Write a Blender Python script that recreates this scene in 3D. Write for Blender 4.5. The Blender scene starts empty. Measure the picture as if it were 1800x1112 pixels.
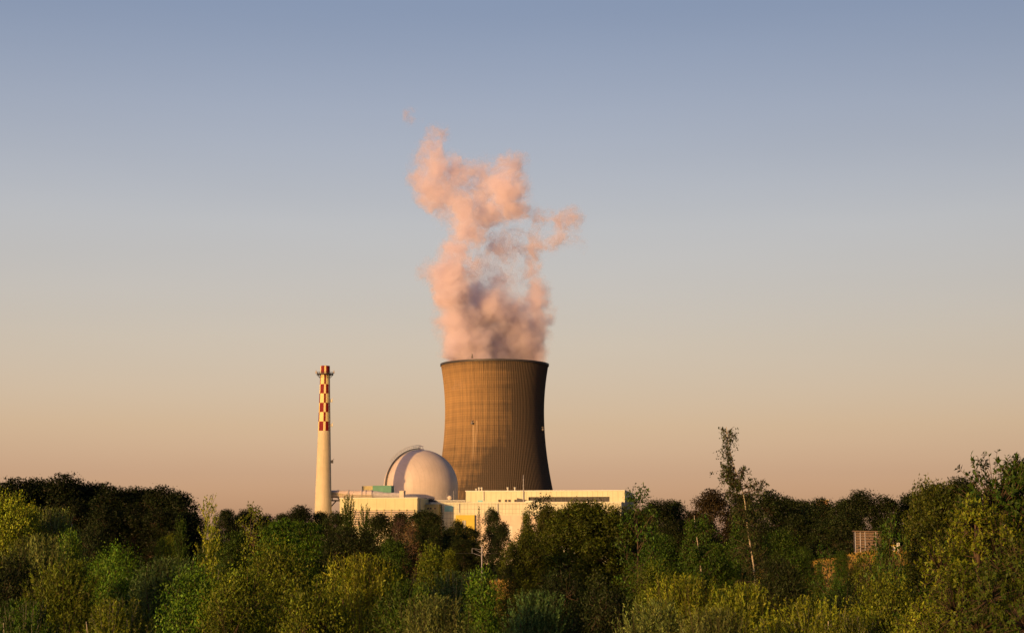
import bpy, bmesh, math, random
import numpy as np
from mathutils import Vector, Matrix

S = bpy.context.scene
COL = S.collection
R = math.radians

# ------------------------------------------------------------------ camera
EYE = Vector((0.0, 0.0, 15.0))
PITCH = R(7.5)
FPX = 3000.0                      # focal length in pixels of the 1800 px wide photograph
cam_d = bpy.data.cameras.new('camera')
cam_d.sensor_width = 36.0
cam_d.lens = 60.0
cam_d.clip_start = 0.5
cam_d.clip_end = 20000.0
cam = bpy.data.objects.new('camera', cam_d)
COL.objects.link(cam)
cam.location = EYE
cam.rotation_euler = (R(90) + PITCH, 0, 0)
S.camera = cam

# ------------------------------------------------------------------ sky
SUN_AZ = R(35.0)                  # behind the camera, to the left
SUN_EL = R(8.0)
w = bpy.data.worlds.new('World')
S.world = w
w.use_nodes = True
nt = w.node_tree
bg = nt.nodes['Background']
bg.inputs[1].default_value = 0.115
sky = nt.nodes.new('ShaderNodeTexSky')
sky.sky_type = 'NISHITA'
sky.sun_disc = False
sky.sun_elevation = SUN_EL
sky.sun_rotation = R(180) + SUN_AZ
geo = nt.nodes.new('ShaderNodeTexCoord')
sep = nt.nodes.new('ShaderNodeSeparateXYZ')
nt.links.new(geo.outputs['Generated'], sep.inputs[0])
ramp = nt.nodes.new('ShaderNodeValToRGB')          # evening tint of the air by elevation
SKY_TINT = [(0.0, (0.73, 0.51, 0.70)), (0.022, (0.70, 0.49, 0.63)), (0.04, (0.672, 0.458, 0.555)), (0.066, (0.755, 0.505, 0.51)), (0.116, (0.872, 0.60, 0.57)),
            (0.182, (0.965, 0.70, 0.68)), (0.246, (0.866, 0.668, 0.698)), (0.303, (0.72, 0.602, 0.675)), (0.45, (0.60, 0.56, 0.66)), (0.8, (0.48, 0.48, 0.62))]
els = ramp.color_ramp.elements
while len(els) < len(SKY_TINT):
    els.new(0.5)
for e_, (p_, c_) in zip(els, SKY_TINT):
    e_.position = p_
    e_.color = (*c_, 1)
nt.links.new(sep.outputs['Z'], ramp.inputs[0])
mul = nt.nodes.new('ShaderNodeMix')
mul.data_type = 'RGBA'
mul.blend_type = 'MULTIPLY'
mul.inputs['Factor'].default_value = 1.0
nt.links.new(sky.outputs[0], mul.inputs[6])
nt.links.new(ramp.outputs[0], mul.inputs[7])
azm = nt.nodes.new('ShaderNodeMath')                # the sky is a little dimmer away from the sun's side
azm.operation = 'MULTIPLY_ADD'
nt.links.new(sep.outputs['X'], azm.inputs[0])
azm.inputs[1].default_value = -0.55
azm.inputs[2].default_value = 1.0
mul2 = nt.nodes.new('ShaderNodeMix')
mul2.data_type = 'RGBA'
mul2.blend_type = 'MULTIPLY'
mul2.inputs['Factor'].default_value = 1.0
nt.links.new(mul.outputs[2], mul2.inputs[6])
mp_ = nt.nodes.new('ShaderNodeMapping')               # faint uneven veils of thin haze
mp_.inputs['Scale'].default_value = (2.2, 2.2, 16.0)
nt.links.new(geo.outputs['Generated'], mp_.inputs['Vector'])
nz_ = nt.nodes.new('ShaderNodeTexNoise')
nz_.inputs['Scale'].default_value = 1.6
nz_.inputs['Detail'].default_value = 5.0
nt.links.new(mp_.outputs[0], nz_.inputs['Vector'])
vl_ = nt.nodes.new('ShaderNodeMath')
vl_.operation = 'MULTIPLY_ADD'
nt.links.new(nz_.outputs['Fac'], vl_.inputs[0])
vl_.inputs[1].default_value = 0.06
vl_.inputs[2].default_value = 0.97
vm_ = nt.nodes.new('ShaderNodeMath')
vm_.operation = 'MULTIPLY'
nt.links.new(azm.outputs[0], vm_.inputs[0])
nt.links.new(vl_.outputs[0], vm_.inputs[1])
nt.links.new(vm_.outputs[0], mul2.inputs[7])
nt.links.new(mul2.outputs[2], bg.inputs[0])

# ------------------------------------------------------------------ sun
sun_d = bpy.data.lights.new('sun', 'SUN')
sun_d.energy = 3.1
sun_d.angle = R(0.5)
sun_d.color = (1.0, 0.55, 0.19)
sun = bpy.data.objects.new('sun', sun_d)
COL.objects.link(sun)
sun.location = (-200, -280, 60)
to_sun = Vector((-math.sin(SUN_AZ) * math.cos(SUN_EL), -math.cos(SUN_AZ) * math.cos(SUN_EL), math.sin(SUN_EL)))
sun.rotation_euler = to_sun.to_track_quat('Z', 'Y').to_euler()

S.view_settings.view_transform = 'Standard'
S.view_settings.look = 'None'
S.view_settings.exposure = 0.8
S.view_settings.gamma = 1.0
cy = S.cycles
cy.max_bounces = 6
cy.diffuse_bounces = 3
cy.transmission_bounces = 3
cy.volume_bounces = 5
cy.use_denoising = True
cy.volume_max_steps = 400

# ------------------------------------------------------------------ helpers
def P(px, py, D):
    """The world point that stands at distance D along +Y on the sight line of photograph pixel (px, py)."""
    f = Vector((0, math.cos(PITCH), math.sin(PITCH)))
    u = Vector((0, -math.sin(PITCH), math.cos(PITCH)))
    d = Vector((1, 0, 0)) * ((px - 900) / FPX) + u * ((556 - py) / FPX) + f
    return EYE + d * (D / d.y)

def terrain(x, y):
    t = np.clip((np.asarray(y, float) - 6.0) / 74.0, 0, 1)
    z = 13.3 * (1 - t * t * (3 - 2 * t))
    z = z + 8.0 * np.exp(-((y - 325.0) / 26.0) ** 2)
    z = z + 5.2 * np.exp(-((x - 70.0) / 20.0) ** 2 - ((y - 318.0) / 30.0) ** 2)
    z = z + 0.35 * np.sin(x * 0.11 + 1.3) * np.cos(y * 0.07)
    return z

def tag(o, label=None, cat=None, group=None, kind=None):
    if label: o['label'] = label
    if cat: o['category'] = cat
    if group: o['group'] = group
    if kind: o['kind'] = kind
    return o

def empty(name, loc, rz=0.0):
    o = bpy.data.objects.new(name, None)
    COL.objects.link(o)
    o.location = loc
    o.rotation_euler = (0, 0, rz)
    o.empty_display_size = 1.0
    return o

class MB:
    """Collects shapes, then links them as one mesh object."""
    def __init__(self):
        self.v = []
        self.f = []
        self.m = []
    def add(self, vs, fs, mi=0):
        b = len(self.v)
        self.v += [tuple(p) for p in vs]
        self.f += [tuple(b + i for i in q) for q in fs]
        self.m += [mi] * len(fs)
        return self
    def box(self, x0, x1, y0, y1, z0, z1, mi=0):
        vs = [(x, y, z) for z in (z0, z1) for y in (y0, y1) for x in (x0, x1)]
        return self.add(vs, [(0, 2, 3, 1), (4, 5, 7, 6), (0, 1, 5, 4), (2, 6, 7, 3), (0, 4, 6, 2), (1, 3, 7, 5)], mi)
    def prism(self, prof, y0, y1, mi=0):
        """PROF: (x, z) outline, extruded along y."""
        n = len(prof)
        vs = [(x, y0, z) for x, z in prof] + [(x, y1, z) for x, z in prof]
        fs = [tuple(range(n)), tuple(range(2 * n - 1, n - 1, -1))]
        fs += [(i, i + n, (i + 1) % n + n, (i + 1) % n) for i in range(n)]
        return self.add(vs, fs, mi)
    def lathe(self, prof, seg=64, mi=0, cap=False):
        vs = []
        for r, z in prof:
            for k in range(seg):
                a = 2 * math.pi * k / seg
                vs.append((r * math.cos(a), r * math.sin(a), z))
        fs = []
        for i in range(len(prof) - 1):
            for k in range(seg):
                k2 = (k + 1) % seg
                fs.append((i * seg + k, i * seg + k2, (i + 1) * seg + k2, (i + 1) * seg + k))
        if cap:
            fs.append(tuple(range(seg - 1, -1, -1)))
            fs.append(tuple((len(prof) - 1) * seg + k for k in range(seg)))
        return self.add(vs, fs, mi)
    def tube(self, pts, rad, sides=8, mi=0, cap=True):
        pts = [Vector(p) for p in pts]
        if not isinstance(rad, (list, tuple)):
            rad = [rad] * len(pts)
        vs = []
        for i, p in enumerate(pts):
            t = (pts[min(i + 1, len(pts) - 1)] - pts[max(i - 1, 0)])
            t = t.normalized() if t.length > 1e-9 else Vector((0, 0, 1))
            a = t.cross(Vector((0.31, 0.93, 0.17)))
            a.normalize()
            b = t.cross(a)
            for k in range(sides):
                q = 2 * math.pi * k / sides
                vs.append(p + (a * math.cos(q) + b * math.sin(q)) * rad[i])
        fs = []
        for i in range(len(pts) - 1):
            for k in range(sides):
                k2 = (k + 1) % sides
                fs.append((i * sides + k, i * sides + k2, (i + 1) * sides + k2, (i + 1) * sides + k))
        if cap:
            fs.append(tuple(range(sides - 1, -1, -1)))
            fs.append(tuple((len(pts) - 1) * sides + k for k in range(sides)))
        return self.add(vs, fs, mi)
    def mesh(self, name, mats, smooth=False):
        me = bpy.data.meshes.new(name)
        me.from_pydata(self.v, [], self.f)
        if not isinstance(mats, (list, tuple)):
            mats = [mats]
        for m in mats:
            me.materials.append(m)
        if len(mats) > 1:
            me.polygons.foreach_set('material_index', self.m)
        if smooth:
            me.polygons.foreach_set('use_smooth', [True] * len(self.f))
        me.update()
        return me
    def build(self, name, mats, parent=None, smooth=False, loc=None):
        o = bpy.data.objects.new(name, self.mesh(name, mats, smooth))
        COL.objects.link(o)
        if parent is not None:
            o.parent = parent
        if loc is not None:
            o.location = loc
        return o

# ------------------------------------------------------------------ materials
def nodes_mat(name, rough=0.8):
    m = bpy.data.materials.new(name)
    m.use_nodes = True
    t = m.node_tree
    b = t.nodes['Principled BSDF']
    b.inputs['Roughness'].default_value = rough
    b.inputs['Specular IOR Level'].default_value = 0.25
    return m, t, b

def N(t, kind, **kw):
    n = t.nodes.new(kind)
    for k, v in kw.items():
        setattr(n, k, v)
    return n

def math_n(t, op, a, b=None, clamp=False):
    n = N(t, 'ShaderNodeMath', operation=op, use_clamp=clamp)
    for i, s in enumerate((a, b)):
        if s is None: continue
        if isinstance(s, (int, float)): n.inputs[i].default_value = s
        else: t.links.new(s, n.inputs[i])
    return n.outputs[0]

def mix_c(t, fac, a, b, blend='MIX'):
    n = N(t, 'ShaderNodeMix', data_type='RGBA', blend_type=blend)
    for i, s in ((0, fac), (6, a), (7, b)):
        if isinstance(s, (int, float)): n.inputs[i].default_value = s
        elif isinstance(s, tuple): n.inputs[i].default_value = (*s, 1)
        else: t.links.new(s, n.inputs[i])
    return n.outputs[2]

def ramp_n(t, fac, stops):
    n = N(t, 'ShaderNodeValToRGB')
    e = n.color_ramp.elements
    while len(e) < len(stops):
        e.new(0.5)
    for el, (p, c) in zip(e, stops):
        el.position = p
        el.color = (*c, 1) if isinstance(c, tuple) else (c, c, c, 1)
    t.links.new(fac, n.inputs[0])
    return n.outputs[0]

def noise_n(t, vec, scale, detail=4, rough=0.55):
    n = N(t, 'ShaderNodeTexNoise')
    n.inputs['Scale'].default_value = scale
    n.inputs['Detail'].default_value = detail
    n.inputs['Roughness'].default_value = rough
    if vec is not None: t.links.new(vec, n.inputs['Vector'])
    return n.outputs['Fac']

def coords(t, scale=None, which='Object'):
    c = N(t, 'ShaderNodeTexCoord').outputs[which]
    if scale is None: return c
    mp = N(t, 'ShaderNodeMapping')
    mp.inputs['Scale'].default_value = scale
    t.links.new(c, mp.inputs['Vector'])
    return mp.outputs[0]

def paint(name, col, var=0.18, scale=0.25, rough=0.7, streak=0.15):
    """A painted or bare wall: its colour, blotches and rain streaks."""
    m, t, b = nodes_mat(name, rough)
    n1 = noise_n(t, coords(t), scale, 6)
    n2 = noise_n(t, coords(t, (1.1, 1.1, 0.05)), 1.0, 4)
    dark = tuple(c * (1 - var) for c in col)
    c1 = mix_c(t, ramp_n(t, n1, [(0.35, 0.0), (0.7, 1.0)]), dark, col)
    f2 = math_n(t, 'MULTIPLY', ramp_n(t, n2, [(0.5, 0.0), (0.75, 1.0)]), streak * 2)
    c2 = mix_c(t, f2, c1, tuple(c * 0.6 for c in col))
    t.links.new(c2, b.inputs['Base Color'])
    return m

def clad(name, col, pitch=3.0, axis='X', line=0.72, zp=None):
    """Wall of cladding sheets: thin joints every PITCH metres along the wall, and every ZP metres in height."""
    m, t, b = nodes_mat(name, 0.55)
    c = coords(t)
    s = N(t, 'ShaderNodeSeparateXYZ')
    t.links.new(c, s.inputs[0])
    n1 = noise_n(t, c, 0.12, 5)
    n2 = noise_n(t, coords(t, (0.9, 0.9, 0.04)), 1.0, 3)
    base = mix_c(t, ramp_n(t, n1, [(0.35, 0.0), (0.7, 1.0)]), tuple(x * 0.86 for x in col), col)
    base = mix_c(t, math_n(t, 'MULTIPLY', ramp_n(t, n2, [(0.52, 0.0), (0.75, 1.0)]), 0.22), base, tuple(x * 0.6 for x in col))
    fx = math_n(t, 'FRACT', math_n(t, 'DIVIDE', math_n(t, 'ADD', s.outputs['X'], s.outputs['Y']), pitch))
    jx = math_n(t, 'LESS_THAN', fx, 0.11)
    j = jx
    if zp:
        fz = math_n(t, 'FRACT', math_n(t, 'DIVIDE', s.outputs['Z'], zp))
        j = math_n(t, 'MAXIMUM', jx, math_n(t, 'LESS_THAN', fz, 0.09))
    out = mix_c(t, j, base, mix_c(t, 1.0, base, (line, line, line), 'MULTIPLY'))
    t.links.new(out, b.inputs['Base Color'])
    return m

M = {}
M['white_wall'] = clad('pale_cladding', (0.55, 0.555, 0.38), 3.4, 'X', 0.76)
M['ribbed_wall'] = clad('ribbed_pale_cladding', (0.54, 0.555, 0.42), 2.3, 'X', 0.62, 3.0)
M['cream_wall'] = clad('cream_cladding', (0.55, 0.545, 0.33), 6.0, 'X', 0.9)
M['yellow_wall'] = paint('yellow_render', (0.56, 0.44, 0.07), 0.12)
M['roof_dark'] = paint('dark_frames', (0.13, 0.13, 0.12), 0.2)
M['dark_grey'] = paint('dark_grey_metal', (0.17, 0.16, 0.15), 0.2)
M['pale_yellow'] = paint('pale_yellow_sheet', (0.52, 0.42, 0.16), 0.12)
M['pink_wall'] = paint('pale_pink_render', (0.57, 0.50, 0.40), 0.1)
M['teal'] = paint('teal_panel', (0.24, 0.50, 0.48), 0.15)
M['green_clad'] = paint('green_sheet', (0.12, 0.30, 0.22), 0.2)
M['tan_clad'] = paint('tan_sheet', (0.42, 0.38, 0.20), 0.2)
M['roof'] = paint('grey_roof', (0.35, 0.34, 0.33), 0.2)
M['dark_metal'] = paint('dark_metal', (0.05, 0.05, 0.055), 0.3, 1.0, 0.5)
M['grey_metal'] = paint('grey_metal', (0.38, 0.38, 0.40), 0.2, 0.8, 0.45)
M['white_metal'] = paint('white_metal', (0.60, 0.61, 0.52), 0.12, 0.8, 0.45)
M['window_dark'] = paint('dark_glazing', (0.07, 0.075, 0.075), 0.4, 0.3, 0.2)
M['duct'] = paint('pale_duct_skin', (0.56, 0.48, 0.44), 0.15, 0.4, 0.5)
M['duct_grey'] = paint('grey_duct_skin', (0.46, 0.46, 0.48), 0.3, 0.5, 0.45)
M['dome'] = clad('pale_dome_concrete', (0.53, 0.47, 0.43), 4.2, 'X', 0.92)
M['red'] = paint('signal_red_paint', (0.16, 0.006, 0.010), 0.12, 0.6)
M['white'] = paint('white_paint', (0.66, 0.57, 0.25), 0.1, 0.6)
M['chimney'] = paint('chimney_concrete', (0.54, 0.49, 0.34), 0.16, 0.12, 0.85, 0.2)
M['board'] = paint('brown_boards', (0.17, 0.12, 0.08), 0.35, 1.5)
M['yellow_metal'] = paint('yellow_metal', (0.72, 0.55, 0.04), 0.15, 1.0, 0.5)
M['orange_wall'] = paint('orange_wall', (0.55, 0.34, 0.16), 0.15)

def tower_mat():
    m, t, b = nodes_mat('stained_shaded_tower_concrete', 0.9)
    c = coords(t)
    s = N(t, 'ShaderNodeSeparateXYZ')
    t.links.new(c, s.inputs[0])
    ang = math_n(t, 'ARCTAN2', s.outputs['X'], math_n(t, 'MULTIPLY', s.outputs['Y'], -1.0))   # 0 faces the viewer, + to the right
    z = s.outputs['Z']
    cyl = N(t, 'ShaderNodeCombineXYZ')
    t.links.new(math_n(t, 'MULTIPLY', ang, 40.0), cyl.inputs[0])
    t.links.new(z, cyl.inputs[1])
    def cn(sx, sy, detail, rough=0.6):
        mp = N(t, 'ShaderNodeMapping')
        mp.inputs['Scale'].default_value = (sx, sy, 1)
        t.links.new(cyl.outputs[0], mp.inputs['Vector'])
        return noise_n(t, mp.outputs[0], 1.0, detail, rough)
    clean = mix_c(t, cn(0.03, 0.03, 3), (0.265, 0.172, 0.076), (0.37, 0.245, 0.108))
    # right side's shade painted in; weathering low down, in blotches and rain streaks
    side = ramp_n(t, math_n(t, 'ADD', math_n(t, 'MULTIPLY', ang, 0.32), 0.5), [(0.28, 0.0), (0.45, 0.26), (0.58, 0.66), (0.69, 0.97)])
    low = ramp_n(t, math_n(t, 'DIVIDE', z, 160.0), [(0.36, 0.78), (0.48, 0.66), (0.59, 0.28), (0.70, 0.04), (0.94, 0.04), (0.985, 0.45)])
    blot = ramp_n(t, cn(0.035, 0.022, 5), [(0.36, 0.0), (0.66, 1.0)])
    streak = ramp_n(t, cn(0.55, 0.014, 4), [(0.40, 0.0), (0.72, 1.0)])
    bands = ramp_n(t, cn(0.012, 0.28, 4), [(0.42, 0.0), (0.70, 1.0)])
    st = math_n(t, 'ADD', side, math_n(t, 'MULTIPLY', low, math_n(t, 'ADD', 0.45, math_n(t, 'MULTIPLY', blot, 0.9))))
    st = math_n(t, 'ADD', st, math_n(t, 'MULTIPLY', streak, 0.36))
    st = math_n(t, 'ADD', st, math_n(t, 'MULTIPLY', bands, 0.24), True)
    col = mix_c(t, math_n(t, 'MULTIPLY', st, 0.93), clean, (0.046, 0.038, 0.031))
    # pale lime runs below the middle lamp
    da = math_n(t, 'ABSOLUTE', math_n(t, 'ADD', ang, 0.385))
    run = math_n(t, 'LESS_THAN', da, 0.05)
    zr = math_n(t, 'MULTIPLY', math_n(t, 'LESS_THAN', z, 110.5), ramp_n(t, math_n(t, 'DIVIDE', z, 160.0), [(0.48, 0.0), (0.60, 1.0)]))
    rr = math_n(t, 'MULTIPLY', math_n(t, 'MULTIPLY', run, zr), ramp_n(t, cn(1.3, 0.02, 3), [(0.46, 0.0), (0.6, 0.42)]))
    col = mix_c(t, rr, col, (0.62, 0.50, 0.34))
    # lift joints of the climbing shutter
    jz = math_n(t, 'LESS_THAN', math_n(t, 'FRACT', math_n(t, 'DIVIDE', z, 1.9)), 0.20)
    jn = math_n(t, 'MULTIPLY', jz, math_n(t, 'ADD', 0.05, math_n(t, 'MULTIPLY', cn(0.3, 0.5, 2), 0.38)))
    col = mix_c(t, jn, col, (0.02, 0.015, 0.01))
    t.links.new(col, b.inputs['Base Color'])
    return m
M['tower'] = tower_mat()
M['tower_inside'] = paint('dark_concrete', (0.12, 0.10, 0.08), 0.3, 0.1)

def leaf_mat():
    m = bpy.data.materials.new('leaf')
    m.use_nodes = True
    t = m.node_tree
    t.nodes.remove(t.nodes['Principled BSDF'])
    out = t.nodes['Material Output']
    oi = N(t, 'ShaderNodeObjectInfo')
    ge = N(t, 'ShaderNodeNewGeometry')
    rv = ge.outputs['Random Per Island']
    hs = N(t, 'ShaderNodeHueSaturation')
    t.links.new(oi.outputs['Color'], hs.inputs['Color'])
    t.links.new(math_n(t, 'ADD', 0.478, math_n(t, 'MULTIPLY', rv, 0.05)), hs.inputs['Hue'])
    t.links.new(math_n(t, 'ADD', 0.55, math_n(t, 'MULTIPLY', math_n(t, 'FRACT', math_n(t, 'MULTIPLY', rv, 7.31)), 0.95)), hs.inputs['Value'])
    ta = N(t, 'ShaderNodeAttribute', attribute_name='tone')
    t.links.new(math_n(t, 'MULTIPLY', ta.outputs['Fac'], math_n(t, 'ADD', 0.6, math_n(t, 'MULTIPLY', math_n(t, 'FRACT', math_n(t, 'MULTIPLY', rv, 7.31)), 0.8))), hs.inputs['Value'])
    hs.inputs['Saturation'].default_value = 1.0
    d = N(t, 'ShaderNodeBsdfDiffuse')
    tr = N(t, 'ShaderNodeBsdfTranslucent')
    gl = N(t, 'ShaderNodeBsdfGlossy')
    gl.inputs['Roughness'].default_value = 0.55
    gl.inputs['Color'].default_value = (0.9, 0.9, 0.9, 1)
    t.links.new(hs.outputs[0], d.inputs['Color'])
    warm = mix_c(t, 1.0, hs.outputs[0], (1.25, 1.25, 0.5), 'MULTIPLY')
    t.links.new(warm, tr.inputs['Color'])
    m1 = N(t, 'ShaderNodeMixShader')
    m1.inputs[0].default_value = 0.16
    t.links.new(d.outputs[0], m1.inputs[1])
    t.links.new(tr.outputs[0], m1.inputs[2])
    m2 = N(t, 'ShaderNodeMixShader')
    m2.inputs[0].default_value = 0.012
    t.links.new(m1.outputs[0], m2.inputs[1])
    t.links.new(gl.outputs[0], m2.inputs[2])
    t.links.new(m2.outputs[0], out.inputs['Surface'])
    return m
M['leaf'] = leaf_mat()
M['bark'] = paint('brown_bark', (0.10, 0.07, 0.045), 0.4, 3.0, 0.9)
M['bark_pale'] = paint('pale_bark', (0.36, 0.33, 0.25), 0.35, 2.5, 0.85)

def ground_mat():
    m, t, b = nodes_mat('scrub_ground', 0.95)
    c = coords(t)
    s = N(t, 'ShaderNodeSeparateXYZ')
    t.links.new(c, s.inputs[0])
    n = noise_n(t, c, 0.12, 8, 0.65)
    g = mix_c(t, ramp_n(t, n, [(0.38, 0.0), (0.62, 1.0)]), (0.022, 0.026, 0.010), (0.055, 0.050, 0.020))
    dry = mix_c(t, noise_n(t, c, 0.9, 6), (0.22, 0.14, 0.035), (0.36, 0.23, 0.05))
    f = math_n(t, 'MULTIPLY', math_n(t, 'GREATER_THAN', s.outputs['Y'], 245.0), math_n(t, 'LESS_THAN', s.outputs['Y'], 335.0))
    fa = math_n(t, 'MULTIPLY', math_n(t, 'GREATER_THAN', s.outputs['X'], 46.0), math_n(t, 'LESS_THAN', s.outputs['X'], 104.0))
    fb = math_n(t, 'LESS_THAN', math_n(t, 'ABSOLUTE', s.outputs['X']), 8.0)
    f = math_n(t, 'MULTIPLY', f, math_n(t, 'MAXIMUM', fa, fb))
    f = math_n(t, 'MULTIPLY', f, ramp_n(t, noise_n(t, c, 0.05, 4), [(0.38, 0.0), (0.5, 1.0)]))
    t.links.new(mix_c(t, f, g, dry), b.inputs['Base Color'])
    return m
M['ground'] = ground_mat()

# ------------------------------------------------------------------ ground
def build_ground():
    ys = np.concatenate([np.arange(-160, 420, 5.0), np.arange(420, 1600, 40.0), np.array([1600, 2000, 3000, 5000, 9000, 14000.0])])
    xs = np.concatenate([np.array([-9000, -4000, -1500, -700.0]), np.arange(-400, 401, 8.0), np.array([700, 1500, 4000, 9000.0])])
    X, Y = np.meshgrid(xs, ys)
    Z = terrain(X, Y)
    Z = np.where(Y < 6, 13.3 + 0.0 * Y + 0.35 * np.sin(X * 0.11 + 1.3) * np.cos(Y * 0.07), Z)
    vs = np.stack([X, Y, Z], -1).reshape(-1, 3)
    nx, ny = len(xs), len(ys)
    fs = [(j * nx + i, j * nx + i + 1, (j + 1) * nx + i + 1, (j + 1) * nx + i) for j in range(ny - 1) for i in range(nx - 1)]
    mb = MB()
    mb.v = [tuple(v) for v in vs]
    mb.f = fs
    mb.m = [0] * len(fs)
    o = mb.build('ground', M['ground'], smooth=True)
    tag(o, 'dark scrubby ground under the wood with a dry grassy bank', 'ground', kind='structure')
build_ground()

# ------------------------------------------------------------------ cooling tower
DT = 1400.0
TWX = P(869.5, 641, DT).x
Z_RIM = P(869.5, 641, DT).z
M_PX = DT / FPX * 1.0
def tower_r(z):
    zw = P(870, 725, DT).z
    r0 = 86.6 * M_PX
    c = 90.0 if z > zw else 103.0
    return r0 * math.sqrt(1 + ((z - zw) / c) ** 2)

def build_tower():
    root = empty('cooling_tower', (TWX, DT, 0))
    tag(root, 'huge stained brown hyperbolic concrete cooling tower with steam rising from it', 'cooling tower')
    nr = 176
    cols = nr * 4
    rows = 70
    zs = [9 + (Z_RIM - 9) * i / rows for i in range(rows + 1)]
    mb = MB()
    A = np.arange(cols) * 2 * math.pi / cols
    prot = np.where((np.arange(cols) % 4) < 2, 0.26, 0.0)
    vs = []
    for z in zs:
        r = tower_r(z) + prot
        vs.append(np.stack([r * np.cos(A), r * np.sin(A), np.full(cols, z)], -1))
    vs = np.concatenate(vs)
    idx = np.arange(cols)
    nx = (idx + 1) % cols
    fs = np.concatenate([np.stack([i * cols + idx, i * cols + nx, (i + 1) * cols + nx, (i + 1) * cols + idx], -1) for i in range(rows)])
    me = bpy.data.meshes.new('shell')
    inner = [(tower_r(z) - 1.2, z) for z in np.linspace(Z_RIM, 9, 30)]
    base = MB()
    base.v = [tuple(v) for v in vs]
    base.f = [tuple(int(k) for k in q) for q in fs]
    base.m = [0] * len(base.f)
    base.lathe(inner, 96, 1)
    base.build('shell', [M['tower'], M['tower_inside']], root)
    rim = MB()
    r = tower_r(Z_RIM)
    rim.lathe([(r - 1.6, Z_RIM - 1.2), (r + 0.65, Z_RIM - 1.2), (r + 0.75, Z_RIM + 0.4), (r - 1.6, Z_RIM + 0.4), (r - 1.6, Z_RIM - 1.2)], 160)
    rim.build('rim', M['dark_metal'], root)
    legs = MB()
    rb, rt = tower_r(0) + 3, tower_r(9)
    for k in range(44):
        a0 = 2 * math.pi * k / 44
        for s in (-1, 1):
            a1 = a0 + s * math.pi / 44
            legs.tube([(rb * math.cos(a0), rb * math.sin(a0), -0.5), (rt * math.cos(a1), rt * math.sin(a1), 9.6)], 0.7, 6)
    legs.build('support_columns', M['tower_inside'], root)
    for px, py in ((833, 635), (833, 747), (951, 755)):
        p = P(px, py, DT)
        z = p.z - 1.0
        rr = tower_r(z) + 0.5
        sx = (px - 869.5) * M_PX / rr
        sx = max(-0.985, min(0.985, sx))
        a = math.asin(sx)
        q = Vector((math.sin(a) * rr, -math.cos(a) * rr, z))
        n = Vector((math.sin(a), -math.cos(a), 0))
        lb = MB()
        lb.lathe([(0.05, -0.9), (0.6, -0.75), (0.9, -0.3), (0.9, 0.5), (0.6, 1.0), (0.05, 1.2)], 10)
        lb.box(-0.25, 0.25, -0.25, 0.25, 1.6, 2.6)
        lb.tube([(0, 0, 1.8), tuple(-n * 1.6 + Vector((0, 0, 1.8)))], 0.3, 6)
        lamp = lb.build('warning_lamp', M['dark_grey'], root, loc=q + n * 1.5)
    return root
build_tower()

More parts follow.
